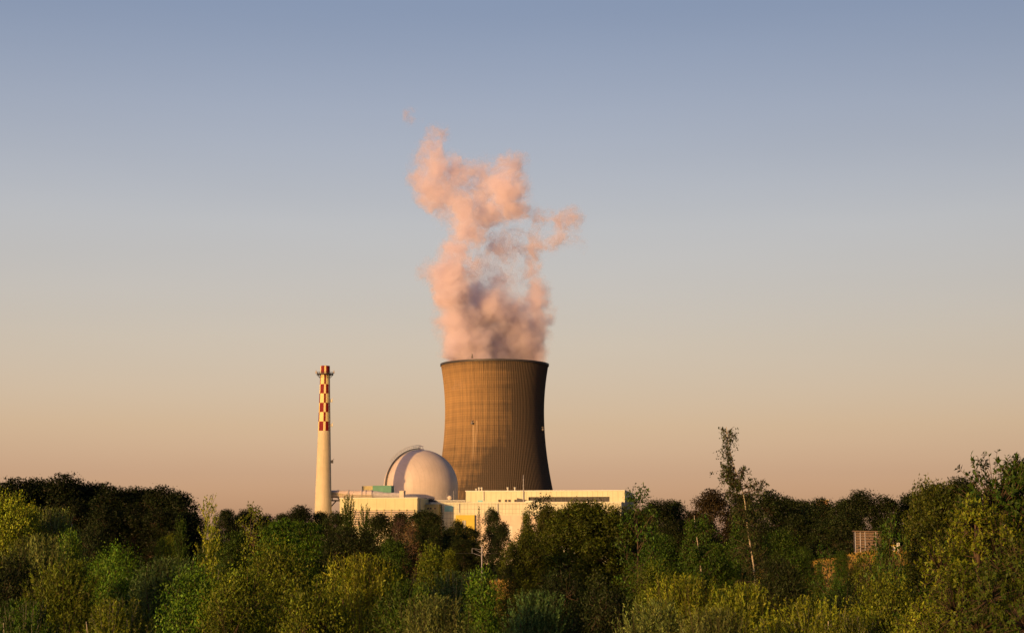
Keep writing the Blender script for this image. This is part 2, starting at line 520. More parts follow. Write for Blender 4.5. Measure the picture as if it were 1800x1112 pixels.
# ------------------------------------------------------------------ chimney
DC = 1115.0
def build_chimney():
    cx = P(571.5, 650, DC).x
    root = empty('chimney', (cx, DC, 0))
    tag(root, 'tall tapering pale chimney with red and white checks near its top', 'chimney')
    def zz(py): return P(571, py, DC).z
    k = DC / FPX
    ztop = zz(643)
    def rad(z):
        t = z / ztop
        return (8.3 + (23.5 - 8.3) * 0.0) * k + (17.6 - 8.3) * k * (1 - t) ** 1.12
    zb = [zz(659 + 16.35 * i) for i in range(7)]
    mb = MB()
    mb.lathe([(rad(z), z) for z in np.linspace(0, zb[6], 14)], 64)
    mb.build('shaft', M['chimney'], root, smooth=True)
    bounds = [-52, -3, 18, 76, 128, 180, 232, 270, 308]
    ck = MB()
    def cells(z0, z1, phase, r0=None, r1=None):
        r0 = r0 or rad(z0)
        r1 = r1 or rad(z1)
        for i in range(8):
            a0, a1 = R(bounds[i]), R(bounds[i + 1])
            n = max(2, int((bounds[i + 1] - bounds[i]) / 6))
            vs = []
            for j in range(n + 1):
                a = a0 + (a1 - a0) * j / n
                vs.append((r0 * math.sin(a), -r0 * math.cos(a), z0))
                vs.append((r1 * math.sin(a), -r1 * math.cos(a), z1))
            ck.add(vs, [(2 * j, 2 * j + 2, 2 * j + 3, 2 * j + 1) for j in range(n)], (i + phase) % 2)
    for r_ in range(6):
        cells(zb[r_ + 1], zb[r_], r_ % 2)
    ck.build('checker_band', [M['white'], M['red']], root)
    ck = MB()
    cells(zb[0], ztop, 1, rad(zb[0]), rad(ztop))
    rt = rad(ztop)
    ck.lathe([(rt, ztop), (rt - 0.5, ztop + 0.1), (rt - 0.5, ztop - 6)], 48, 2)
    ck.build('cap', [M['white'], M['red'], M['tower_inside']], root)
    zp = zz(657.5)
    pf = MB()
    rp = rad(zp)
    pf.lathe([(rp + 0.02, zp - 0.5), (rp + 2.3, zp - 0.3), (rp + 2.3, zp + 0.2), (rp + 0.02, zp + 0.2)], 40)
    for a in range(12):
        q = a * math.pi / 6
        pf.tube([(rp * math.cos(q), rp * math.sin(q), zp - 2.6), ((rp + 2.2) * math.cos(q), (rp + 2.2) * math.sin(q), zp - 0.4)], 0.14, 5)
    plat = pf.build('platform', M['dark_metal'], root)
    rl = MB()
    for h in (0.7, 1.3):
        rl.tube([((rp + 2.2) * math.cos(q), (rp + 2.2) * math.sin(q), zp + h) for q in np.linspace(0, 2 * math.pi, 41)], 0.09, 5)
    for a in range(20):
        q = a * math.pi / 10
        rl.tube([((rp + 2.2) * math.cos(q), (rp + 2.2) * math.sin(q), zp + 0.2), ((rp + 2.2) * math.cos(q), (rp + 2.2) * math.sin(q), zp + 1.4)], 0.09, 5)
    rl.build('railing', M['dark_metal'], plat)
    for s in (-1, 1):
        l = MB()
        l.box(-0.5, 0.5, -0.4, 0.4, 0, 1.6)
        l.tube([(0, 0, 1.6), (0, 0, 2.6)], 0.12, 5)
        l.build('warning_lamp', M['grey_metal'], plat, loc=(s * (rp + 2.6), -0.6, zp + 0.4))
    for py, dk in ((704, 0), (747, 0), (811, 1)):
        z = zz(py)
        l = MB()
        l.box(-0.1, 1.2, -0.5, 0.5, -1.0, 1.0)
        l.box(-1.2, 0.0, -0.15, 0.15, -0.2, 0.1)
        l.tube([(0.6, 0, 1.0), (1.8, 0, 1.9)], 0.12, 5)
        l.build('warning_lamp', M['dark_metal'] if dk else M['white_metal'], root, loc=(rad(z) + 0.35, -0.5, z))
    lad = MB()
    qa = R(-38)
    for s in (-0.3, 0.3):
        lad.tube([((rad(z) + 0.35) * math.cos(qa) + s * 0.7, (rad(z) + 0.35) * math.sin(qa) + s * 0.7, z) for z in np.linspace(2, zp - 0.6, 14)], 0.07, 4)
    for z in np.arange(3, zp - 1, 1.2):
        r0 = rad(z) + 0.35
        lad.tube([(r0 * math.cos(qa) - .21, r0 * math.sin(qa) - .21, z), (r0 * math.cos(qa) + .21, r0 * math.sin(qa) + .21, z)], 0.05, 4, cap=False)
    lad.build('ladder', M['grey_metal'], root)
    return cx, rad
CHX, ch_rad = build_chimney()

# ------------------------------------------------------------------ reactor dome
DD = 1200.0
def build_dome():
    k = DD / FPX
    c = P(739.4, 855.7, DD)
    r = 65.3 * k
    root = empty('reactor_building', (c.x, DD, 0))
    tag(root, 'round pale concrete reactor building with a smooth domed top', 'reactor building')
    mb = MB()
    n = 40
    mb.lathe([(max(0.02, r * math.cos(a)), c.z + r * math.sin(a)) for a in np.linspace(0, math.pi / 2, n)], 128)
    mb.build('dome', M['dome'], root, smooth=True)
    wl = MB()
    wl.lathe([(r, 0), (r, c.z)], 128)
    wl.build('wall', M['dome'], root, smooth=True)
    # curved access ladder on the left flank, up to a lamp on the crown
    qa = R(180 + 29)
    lad = MB()
    rr = r + 0.9
    def at(a, off, ex=0.0):
        e = Vector((math.cos(qa), math.sin(qa), 0))
        s = Vector((-math.sin(qa), math.cos(qa), 0))
        return e * ((rr + ex) * math.cos(a)) + s * off + Vector((0, 0, c.z + (rr + ex) * math.sin(a)))
    arc = np.linspace(-0.12, math.pi / 2 - 0.02, 44)
    for s in (-0.55, 0.55):
        lad.tube([at(a, s) for a in arc], 0.28, 6)
    for a in np.linspace(-0.1, math.pi / 2 - 0.04, 90):
        lad.tube([at(a, -0.55), at(a, 0.55)], 0.12, 4, cap=False)
        lad.tube([at(a, -0.5, -1.0), at(a, -0.5)], 0.12, 4, cap=False)
    lo = lad.build('dome_ladder', M['dark_metal'], root)
    rl = MB()
    for s in (-0.7,):
        rl.tube([at(a, s, 1.3) for a in np.linspace(0.65, math.pi / 2, 30)], 0.13, 5)
        rl.tube([at(a, s, 2.3) for a in np.linspace(0.65, math.pi / 2, 30)], 0.13, 5)
        for a in np.linspace(0.65, math.pi / 2, 16):
            rl.tube([at(a, s, 0), at(a, s, 2.35)], 0.09, 4)
    rl.build('railing', M['grey_metal'], lo)
    tp = MB()
    tp.box(-1.6, 2.0, -1.2, 1.2, c.z + r - 0.2, c.z + r + 0.5)
    tp.box(-1.4, 1.6, -0.9, 0.9, c.z + r + 2.2, c.z + r + 2.6)
    for x in (-1.2, 1.4):
        for y in (-0.8, 0.8):
            tp.tube([(x, y, c.z + r + 0.5), (x, y, c.z + r + 2.3)], 0.1, 5)
    tp.build('crown_platform', M['grey_metal'], root)
build_dome()

# ------------------------------------------------------------------ plant buildings
PSI = R(8.0)
class Front:
    """A building set at PSI: local x runs along its front to the right, local y to the back."""
    def __init__(self, name, px0, D, label, cat):
        self.o = P(px0, 900, D)
        self.o.z = 0.0
        self.u = Vector((math.cos(PSI), -math.sin(PSI), 0))
        self.b = Vector((math.sin(PSI), math.cos(PSI), 0))
        self.root = empty(name, self.o, -PSI)
        tag(self.root, label, cat)
    def uz(self, px, py, back=0.0):
        d = P(px, py, 1000.0) - EYE
        o = self.o + self.b * back
        t = (o - EYE).dot(self.b) / d.dot(self.b)
        p = EYE + d * t
        return (p - o).dot(self.u), p.z
    def rect(self, mb, x0, y0, x1, y1, back=0.0, proud=0.15, thick=0.5, mi=0):
        """A slab on the front, between two photograph corners, standing PROUD of the plane at depth BACK."""
        u0, z1 = self.uz(x0, y0, back)
        u1, z0 = self.uz(x1, y1, back)
        mb.box(u0, u1, back - proud, back - proud + thick, z0, z1, mi)
        return u0, u1, z0, z1

def build_aux():
    B = Front('auxiliary_building', 597, 1108.0, 'low cream block with a louvred front beside the striped chimney', 'building')
    u1, zt = B.uz(733.5, 873.5)
    wall = MB()
    wall.box(0, u1, 0, 48, 0, zt - 0.6)
    wall.build('wall', M['cream_wall'], B.root)
    rf = MB()
    rf.box(-0.3, u1 + 0.3, -0.3, 48.3, zt - 0.6, zt)
    rf.build('roof', M['white_metal'], B.root)
    g = MB()
    gu0, gu1, gz0, gz1 = B.rect(g, 622, 896.5, 728, 924, 0, 0.25, 0.5, 0)
    n = 9
    for i in range(n):
        z = gz0 + (gz1 - gz0) * (i + 0.5) / n
        g.box(gu0, gu1, -0.9, -0.25, z - 0.28, z + 0.28, 1)
    for i in range(9):
        x = gu0 + (gu1 - gu0) * i / 8
        g.box(x - 0.2, x + 0.2, -1.1, -0.25, gz0, gz1 + 0.6, 2)
    g.build('louvre_panel', [M['dark_metal'], M['pink_wall'], M['tan_clad']], B.root)
    # rooftop plant room: tan and green sheets
    pr = MB()
    a0, zb = B.uz(636, 866, 34)
    a1, _ = B.uz(655, 866, 34)
    a2, zt2 = B.uz(688, 853.5, 34)
    pr.box(a0, a1, 34, 42, zt, zt2, 0)
    pr.box(a1, a2, 33.6, 42.4, zt, zt2 + 0.25, 1)
    pr.build('plant_room', [M['tan_clad'], M['green_clad']], B.root)
    bx = MB()
    B_u0, _ = B.uz(702, 863, 14)
    B_u1, z2 = B.uz(709.5, 862.5, 14)
    bx.box(B_u0, B_u1, 14, 20, zt, z2)
    bx.box(B_u0 - 0.2, B_u1 + 0.2, 13.8, 20.2, z2, z2 + 0.3)
    bx.build('roof_cabin', M['pink_wall'], B.root)
    rail = MB()
    for h in (0.6, 1.2):
        rail.tube([(2, 1, zt + h), (u1 - 1, 1, zt + h)], 0.06, 4)
    for i in range(22):
        x = 2 + (u1 - 3) * i / 21
        rail.tube([(x, 1, zt), (x, 1, zt + 1.2)], 0.06, 4)
    rail.build('roof_railing', M['grey_metal'], B.root)
    # downpipe and door on the right end
    dp = MB()
    dp.tube([(u1 + 0.3, 8, 0), (u1 + 0.3, 8, zt - 0.8)], 0.25, 6)
    dp.build('downpipe', M['grey_metal'], B.root)
    return B, u1, zt
AUX, AUX_U1, AUX_ZT = build_aux()

def build_duct():
    """Exhaust duct from the roof of the auxiliary building into the chimney."""
    zc = AUX_ZT + 2.6
    y0 = 1121.0
    a = P(580, 866, y0)
    b = P(655, 866, y0)
    c = P(712, 867, y0)
    o = empty('exhaust_duct', (a.x, y0, AUX_ZT))
    tag(o, 'fat pale horizontal exhaust duct running from the roof into the chimney', 'duct')
    L1, L2 = b.x - a.x, c.x - a.x
    xs = CHX - a.x + ch_rad(zc) - 0.6
    d = MB()
    d.tube([(xs, 0, 2.6), (L1, 0, 2.6)], 2.45, 28)
    d.build('pipe', M['duct'], o)
    d = MB()
    d.tube([(L1, 0, 2.5), (L1 + 3, 0, 2.4), (L1 + 8, 0, 2.0), (L2 - 4, 0, 1.9), (L2 - 4, 6, 1.9)], [2.3, 2.1, 1.7, 1.6, 1.6], 24)
    d.build('narrow_pipe', M['duct_grey'], o)
    for f in (0.16, 0.42, 0.74, 0.84, 0.98):
        x = xs + (L1 - xs) * f
        fl = MB()
        fl.tube([(x - 0.22, 0, 2.6), (x + 0.22, 0, 2.6)], 2.85, 28)
        fl.build('flange', M['grey_metal'], o)
    for f in (0.1, 0.3, 0.5, 0.7, 0.9):
        sp = MB()
        x = xs + 3 + (L2 - xs - 3) * f
        h = 0.0 if x > P(600, 866, y0).x - a.x else -4.0
        for y in (-1.6, 1.6):
            sp.tube([(x, y, h), (x, y, 1.2)], 0.2, 5)
        sp.box(x - 0.25, x + 0.25, -1.9, 1.9, 0.1, 0.45)
        sp.build('support_frame', M['grey_metal'], o)
    g = MB()
    # sloping walkway in front of the duct
    gx0, gx1 = xs - 4.0, P(613, 866, y0).x - a.x
    for dz in (0, 0.9):
        g.tube([(gx0, -3.0, 3.6 + dz), (gx1, -3.0, 0.9 + dz)], 0.18, 5)
        g.tube([(gx1, -3.0, 0.9 + dz), (L1, -3.0, 0.8 + dz)], 0.18, 5)
    for i in range(12):
        f = i / 11
        x = gx0 + (gx1 - gx0) * f
        g.tube([(x, -3.0, 3.6 - 2.7 * f), (x, -3.0, 4.6 - 2.7 * f)], 0.09, 4)
    g.box(gx1, L1, -3.3, -2.5, 0.5, 0.75)
    g.build('walkway', M['tan_clad'], o)
    br = MB()
    wx = P(597.5, 866, y0).x - a.x
    br.box(xs - 0.3, wx, -2.4, 2.4, -2.0, -1.2)
    for x in (xs + 0.6, wx - 0.6):
        for y in (-2.0, 2.0):
            br.tube([(x, y, -1.3), (x, y, 0.5)], 0.2, 5)
    br.tube([(xs - 0.2, -2.0, -5.6), (xs + 3.2, -2.0, -1.8)], 0.2, 5)
    br.tube([(xs - 0.2, 2.0, -5.6), (xs + 3.2, 2.0, -1.8)], 0.2, 5)
    br.build('bracket', M['dark_metal'], o)
build_duct()

def build_annex():
    B = Front('annex', 746, 1128.0, 'small yellow annex with little windows beside the cream block', 'building')
    u1, zt = B.uz(771, 886.5)
    w_ = MB()
    w_.box(0, u1, 0, 18, 0, zt)
    w_.build('wall', M['pale_yellow'], B.root)
    for px in (743 + 8, 755.5, 763):
        f = MB()
        B.rect(f, px, 891.5, px + 3.2, 894.5, 0, 0.12, 0.3)
        f.build('window', M['window_dark'], B.root)
    r_ = MB()
    r_.box(-0.4, u1 + 0.4, -0.4, 18.4, zt, zt + 0.4)
    r_.build('roof', M['tan_clad'], B.root)
    rl = MB()
    for h in (0.9, 1.6):
        rl.tube([(-8, -0.3, zt + h - 1.0), (u1, -0.3, zt + h)], 0.1, 4)
    for i in range(10):
        x = -8 + (u1 + 8) * i / 9
        rl.tube([(x, -0.3, zt - 1.2), (x, -0.3, zt + 1.5)], 0.09, 4)
    rl.build('railing', M['grey_metal'], B.root)
    # pipework clustered against the cream block
    p = MB()
    for i, (px, py, ww, hh) in enumerate([(738, 874, 4.0, 3.0), (744, 876, 5.0, 3.2), (751, 875, 3.4, 4.0), (756, 879, 3.5, 2.8)]):
        u, z = B.uz(px, py, 12)
        p.box(u, u + ww, 12 + i * 0.8, 17 + i * 0.8, zt - 6, z)
        p.tube([(u + ww * 0.5, 11.8, z - 0.4), (u + ww * 0.5 + 4, 11.5, z - 3.0)], 0.35, 6)
    p.build('pipework', M['dark_metal'], B.root)
build_annex()

def build_hall():
    B = Front('turbine_hall', 818.5, 1150.0, 'long pale turbine hall with a dark window strip in front of the cooling tower', 'building')
    u1, zt = B.uz(1098, 862.5)
    ul, zl = B.uz(757, 883.5, -18)
    ur, _ = B.uz(1092, 883.5, -18)
    # the upper hall, with a long recess that holds the glazing
    wu0, wz1 = B.uz(929, 873)
    wu1, _ = B.uz(1071.5, 873)
    up = MB()
    up.box(0, wu0, 0, 88, 0, zt)
    up.box(wu1, u1, 0, 88, 0, zt)
    up.box(wu0, wu1, 0, 88, wz1, zt)
    up.box(wu0, wu1, 2.2, 88, 0, wz1)
    up.build('upper_wall', M['white_wall'], B.root)
    ro = MB()
    ro.box(-0.3, u1 + 0.3, -0.35, 88.3, zt, zt + 0.7)
    ro.build('roof_edge', M['white_metal'], B.root)
    lw = MB()
    lw.box(ul, ur, -18, -0.02, 0, zl)
    lw.build('lower_wall', M['ribbed_wall'], B.root)
    le = MB()
    le.box(ul - 0.3, ur + 0.3, -18.3, -0.02, zl, zl + 0.5)
    le.build('lower_roof_edge', M['white_metal'], B.root)
    ws = MB()
    ws.box(wu0, wu1, 1.9, 2.19, zl - 1, wz1, 0)
    n = 22
    for i in range(n + 1):
        x = wu0 + (wu1 - wu0) * i / n
        wd = 0.34 if i % 6 == 0 else 0.10
        ws.box(max(wu0, x - wd), min(wu1, x + wd), 1.55, 1.9, zl - 1, wz1, 1)
    ws.build('window_strip', [M['window_dark'], M['roof_dark']], B.root)
    for px in (876.5, 888, 894, 904.8):
        f = MB()
        B.rect(f, px, 878, px + 3.0, 883.3, 0, 0.12, 0.2)
        w_ = f.build('window', M['window_dark'], B.root)
        fr = MB()
        a0, a1, z0, z1 = B.rect(MB(), px, 878, px + 3.0, 883.3, 0)
        fr.box(a0 - 0.25, a0, -0.25, 0, z0, z1)
        fr.box(a1, a1 + 0.25, -0.25, 0, z0, z1)
        fr.box(a0 - 0.25, a1 + 0.25, -0.27, 0, z1, z1 + 0.25)
        fr.build('frame', M['board'], w_)
    tl = MB()
    B.rect(tl, 840, 878.5, 848.5, 883.3, 0)
    tl.build('teal_panel', M['teal'], B.root)
    tl = MB()
    B.rect(tl, 781.5, 888.5, 796.3, 898.5, -18)
    tl.build('teal_panel', M['teal'], B.root)
    tl = MB()
    B.rect(tl, 949, 901, 968, 905, -18)
    tl.build('teal_panel', M['teal'], B.root)
    # sloped stair housing standing on the lower roof
    st = MB()
    s0, sz = B.uz(919, 883.5, -4)
    s1, st_ = B.uz(926, 879.3, -4)
    s2, _ = B.uz(940.5, 879.3, -4)
    st.prism([(s0, zl + 0.3), (s2, zl + 0.3), (s2, st_), (s1, st_)], -5, -1)
    st.build('stair_housing', M['white_metal'], B.root)
    dk = MB()  # dark prism standing in for the shadow in the stair recess
    d0, _ = B.uz(909, 883.5)
    d1, dz = B.uz(909, 874.5)
    d2, dz2 = B.uz(928.5, 879)
    dk.prism([(d0, zl + 0.3), (d2, zl + 0.3), (d2, dz2), (d0, dz)], -0.6, -0.05)
    dk.build('stair_recess_shade', M['window_dark'], B.root)
    # yellow and pink ground-floor fronts
    yl = MB()
    yu0, yz = B.uz(801, 904.5, -24)
    yu1, _ = B.uz(834, 904.5, -24)
    yl.box(yu0, yu1, -24, -18.01, 0, yz)
    yl.build('yellow_front', M['yellow_wall'], B.root)
    lv = MB()
    lu0, lu1, lz0, lz1 = B.rect(lv, 813, 914, 819, 931, -24, 0.15, 0.1, 0)
    for i in range(12):
        z = lz0 + (lz1 - lz0) * (i + 0.5) / 12
        lv.box(lu0, lu1, -24.55, -24.15, z - 0.16, z + 0.16, 1)
    lv.build('louvre', [M['dark_metal'], M['white_metal']], B.root)
    pk = MB()
    pu1, pz = B.uz(960, 904.5, -22)
    pk.box(yu1, pu1, -22, -18.01, 0, pz)
    pk.build('pink_front', M['pink_wall'], B.root)
    dr = MB()
    B.rect(dr, 892, 924, 901, 945, -22)
    dr.build('loading_door', M['white_metal'], B.root)
    # downpipes
    for px, b0, y0, y1 in ((850.5, 0, 862.6, 880), (807.5, -18, 884.5, 900), (875, -18, 884.5, 904)):
        u, za = B.uz(px, y0, b0)
        _, zb = B.uz(px, y1, b0)
        dp = MB()
        dp.tube([(u, b0 - 0.35, za), (u, b0 - 0.35, zb)], 0.32, 6)
        dp.build('downpipe', M['grey_metal'], B.root)
    for px in (837, 842, 846.8, 892.5, 905):
        u, _ = B.uz(px, 860, 5)
        v = MB()
        h = 2.2 if px > 841 else 1.4
        v.lathe([(0.45, 0), (0.45, h * 0.7), (0.75, h * 0.72), (0.75, h), (0.05, h + 0.2)], 12)
        v.build('roof_vent', M['white_metal'], B.root, loc=(u, 5, zt + 0.7))
    # right-hand end face: dark vertical panels
    for i in range(6):
        en = MB()
        en.box(u1, u1 + 0.3, 6 + i * 13, 14 + i * 13, zl - 6, zt - 5)
        en.build('end_panel', M['roof'], B.root)
    # slim mast
    mu, mz0 = B.uz(920, 880, -0.8)
    _, mz1 = B.uz(920, 834, -0.8)
    ms = MB()
    ms.tube([(0, 0, zl), (0, 0, mz1)], [0.34, 0.16], 8)
    for h in (0.35, 0.6, 0.8):
        z = mz0 + (mz1 - mz0) * h
        ms.box(-0.5, 0.5, -0.1, 0.1, z, z + 0.2)
    m_ = ms.build('antenna_mast', M['grey_metal'], None, loc=(B.o + B.u * mu + B.b * -0.8))
    tag(m_, 'slim tall antenna mast standing in front of the cooling tower', 'mast')
    return B, zl
HALL, HALL_ZL = build_hall()

def build_bridge():
    D = 1144.0
    a, b = P(756, 879.5, D), P(818, 879.5, D)
    o = empty('pipe_bridge', (a.x, D, 0))
    tag(o, 'thin white pipe bridge below the reactor dome beside the pale hall', 'pipe bridge')
    p = MB()
    p.tube([(0, 0, a.z), (b.x - a.x, 0, a.z)], 0.42, 8)
    p.build('pipe', M['white_metal'], o)
    rl = MB()
    for h in (-1.3,):
        rl.tube([(0, 0.6, a.z + h), (b.x - a.x, 0.6, a.z + h)], 0.18, 6)
    rl.build('lower_pipe', M['grey_metal'], o)
    for i in range(6):
        x = 0.5 + (b.x - a.x - 1) * i / 5
        q = MB()
        q.tube([(x, 0.2, 0), (x, 0.2, a.z - 0.1)], 0.22, 6)
        q.build('post', M['grey_metal'], o)
    # tall thin lightning rods and a dish in front of the dome
    for i, (px, y0) in enumerate(((768, 858), (785, 865), (797.5, 862), (774, 870))):
        t_ = P(px, y0, 1146)
        r_ = MB()
        r_.tube([(0, 0, 0), (0, 0, t_.z)], [0.2, 0.09], 6)
        q = r_.build('lightning_rod', M['grey_metal'], None, loc=(t_.x, 1146, 0))
        tag(q, ['thin rod, tallest of four below the dome', 'thin rod just left of the round dish', 'thin rod just right of the round dish', 'short thin rod between the tallest one and the dish'][i], 'rod', 'lightning rods below the dome')
    c = P(790.5, 874.5, 1147)
    d = empty('dish_antenna', (c.x, 1147, 0))
    tag(d, 'round pinkish dish antenna in front of the reactor dome', 'dish antenna')
    ds = MB()
    nrm = Matrix.Rotation(R(80), 4, 'X')
    ring = MB().lathe([(0.02, 0.9), (0.6, 0.82), (1.2, 0.5), (1.7, 0.0), (1.75, 0.05), (1.2, 0.62), (0.6, 0.95), (0.02, 1.05)], 28)
    ds.add([(nrm @ Vector(v)) for v in ring.v], ring.f)
    ds.build('dish', M['pink_wall'], d, True, loc=(0, 0, c.z))
    st = MB()
    st.tube([(0, 1.2, 0), (0, 1.2, c.z)], 0.25, 6)
    st.tube([(0, 1.2, c.z - 0.2), (0, 0.5, c.z)], 0.2, 6)
    st.build('post', M['grey_metal'], d)
build_bridge()

# small pieces of the trackside, seen through the trees on the right
def build_trackside():
    D = 330.0
    a, b = P(1503, 934, D), P(1562, 964, D)
    z0 = float(terrain((a.x + b.x) / 2, D))
    h = a.z - z0
    o = empty('slatted_shed', (a.x, D, z0), R(-6))
    tag(o, 'brown slatted shed with pale posts above the dry grass bank', 'shed')
    L = b.x - a.x
    wl = MB()
    n = 9
    zb = 0.2
    for i in range(n):
        z = zb + (h - zb) * i / n
        wl.box(0, L, 0, 0.08, z, z + (h - zb) / n * 0.72)
        wl.box(0, L, 3.4, 3.48, z, z + (h - zb) / n * 0.86)
    wl.box(0.02, L - 0.02, 0.14, 3.34, 0, h - 0.05, 1)
    wl.build('wall', [M['board'], M['dark_metal']], o)
    for x in (0, 0.95, 1.85, 3.9, L):
        p = MB()
        p.box(x - 0.06, x + 0.06, -0.14, -0.01, -0.3, h + 0.1)
        p.build('post', M['grey_metal'], o)
    rf = MB()
    rf.prism([(-0.25, h), (L + 0.25, h), (L + 0.25, h + 0.12), (-0.25, h + 0.22)], -0.35, 3.75)
    rf.build('roof', M['board'], o)
    y = 322.0
    p = P(1566, 958, y)
    g = float(terrain(p.x, y))
    s = empty('signal_box', (p.x, y, g))
    tag(s, 'bright yellow trackside cabinet half hidden by leaves', 'cabinet')
    q = MB()
    hz = p.z - g
    q.box(-0.55, 0.75, -0.35, 0.35, 0.2, hz)
    q.build('body', M['yellow_metal'], s)
    q = MB()
    q.prism([(-0.62, hz), (0.82, hz), (0.62, hz + 0.16), (-0.42, hz + 0.16)], -0.42, 0.42)
    q.build('lid', M['yellow_metal'], s)
    q = MB()
    q.box(-0.5, 0.06, -0.4, -0.352, 0.3, hz - 0.1)
    q.box(0.12, 0.68, -0.4, -0.352, 0.3, hz - 0.1)
    dd = q.build('door', M['white_metal'], s)
    q = MB()
    q.box(-0.02, 0.03, -0.46, -0.402, hz * 0.5, hz * 0.5 + 0.16)
    q.build('handle', M['dark_metal'], dd)
    p = P(1578.5, 953, 320.0)
    g = float(terrain(p.x, 320.0))
    q = MB()
    q.tube([(0, 0, -0.3), (0, 0, p.z - g)], 0.14, 8)
    q.box(-0.3, 0.3, -0.12, -0.05, p.z - g - 0.75, p.z - g - 0.05)
    t_ = q.build('marker_post', M['white_metal'], None, loc=(p.x, 320.0, g))
    tag(t_, 'slim white marker post right of the yellow cabinet', 'post')
    # overhead-line mast of the railway
    D = 300.0
    p = P(847, 957.5, D)
    g = float(terrain(p.x, D))
    o = empty('overhead_line_mast', (p.x, D, g))
    tag(o, 'slender pale railway mast with two arms reaching left', 'railway mast')
    h = p.z - g
    q = MB()
    q.tube([(0, 0, -0.4), (0, 0, h)], [0.12, 0.09], 8)
    q.build('pole', M['grey_metal'], o)
    q = MB()
    q.tube([(0, 0, h - 0.75), (-1.7, -0.2, h - 0.55)], 0.022, 5)
    q.tube([(0, 0, h - 1.35), (-1.2, -0.2, h - 0.75)], 0.022, 5)
    q.tube([(-1.7, -0.2, h - 0.55), (-1.7, -0.2, h - 1.4)], 0.03, 5)
    q.tube([(0, 0, h - 1.9), (-1.6, -0.2, h - 1.35)], 0.03, 5)
    q.build('bracket_arm', M['grey_metal'], o)
    q = MB()
    for x, z in ((-1.7, h - 1.4),):
        q.tube([(x - 16, 5, z - 0.1), (x, -0.2, z), (x + 19, -2, z - 0.1)], 0.018, 4)
    w_ = q.build('contact_wire', M['dark_metal'], o)
    # flat-roofed building end far behind on the right horizon
    D = 900.0
    a, b = P(1443, 879.5, D), P(1456, 890, D)
    o = empty('flat_roofed_block', (a.x, D, 0))
    tag(o, 'small orange flat block showing over the treetops on the right', 'building')
    q = MB()
    q.box(0, b.x - a.x, 0, 14, 0, a.z)
    q.build('wall', M['orange_wall'], o)
    q = MB()
    q.box(-0.3, b.x - a.x + 0.3, -0.3, 14.3, a.z, a.z + 0.6)
    q.build('roof', M['tan_clad'], o)
build_trackside()

# ------------------------------------------------------------------ steam
PLUME = [  # photograph x, y, radius (px), weight, depth offset (m)
    (825, 640, 52, 1.0, -13), (872, 640, 54, 1.0, 6), (916, 640, 48, 1.0, 13), (820, 604, 52, 1.0, -13), (872, 606, 54, 0.95, 6), (924, 604, 46, 0.9, 13),
    (805, 566, 44, 1.0, -15), (842, 560, 42, 0.95, -4), (890, 574, 42, 0.78, 6), (938, 566, 38, 0.82, 13), (800, 524, 44, 1.0, -15), (840, 516, 34, 0.74, 8),
    (946, 530, 34, 0.74, 13), (794, 484, 42, 1.0, -14), (764, 488, 30, 0.5, -14), (832, 474, 32, 0.66, -14), (800, 448, 36, 0.95, -14), (826, 416, 36, 0.95, -9),
    (822, 384, 34, 0.85, -9), (846, 364, 38, 0.8, 0), (944, 498, 30, 0.76, 16), (932, 466, 28, 0.78, 16), (930, 434, 30, 0.8, 16), (926, 406, 26, 0.72, 16),
    (888, 486, 50, 0.4, 6), (880, 432, 50, 0.5, 6), (862, 552, 44, 0.95, -4), (902, 556, 42, 0.9, 6), (880, 530, 38, 0.6, 6), (784, 346, 42, 0.92, -6),
    (754, 330, 38, 0.95, -6), (766, 300, 38, 0.92, -4), (800, 302, 36, 0.82, 0), (782, 376, 28, 0.66, 0), (734, 314, 28, 0.44, 4), (764, 262, 28, 0.84, 0),
    (770, 238, 24, 0.72, 0), (742, 276, 28, 0.68, 2), (722, 206, 22, 0.49, 0), (890, 336, 44, 1.0, -8), (904, 366, 38, 0.95, -6), (898, 298, 34, 0.84, -4),
    (914, 288, 22, 0.6, -2), (866, 374, 38, 0.8, 2), (848, 316, 44, 0.66, 4), (836, 286, 28, 0.4, 4), (948, 390, 30, 0.66, 0), (976, 390, 28, 0.7, 2),
    (1002, 384, 28, 0.7, 2), (986, 408, 30, 0.54, 4), (1010, 424, 26, 0.4, 4), (962, 424, 32, 0.46, 4),
]
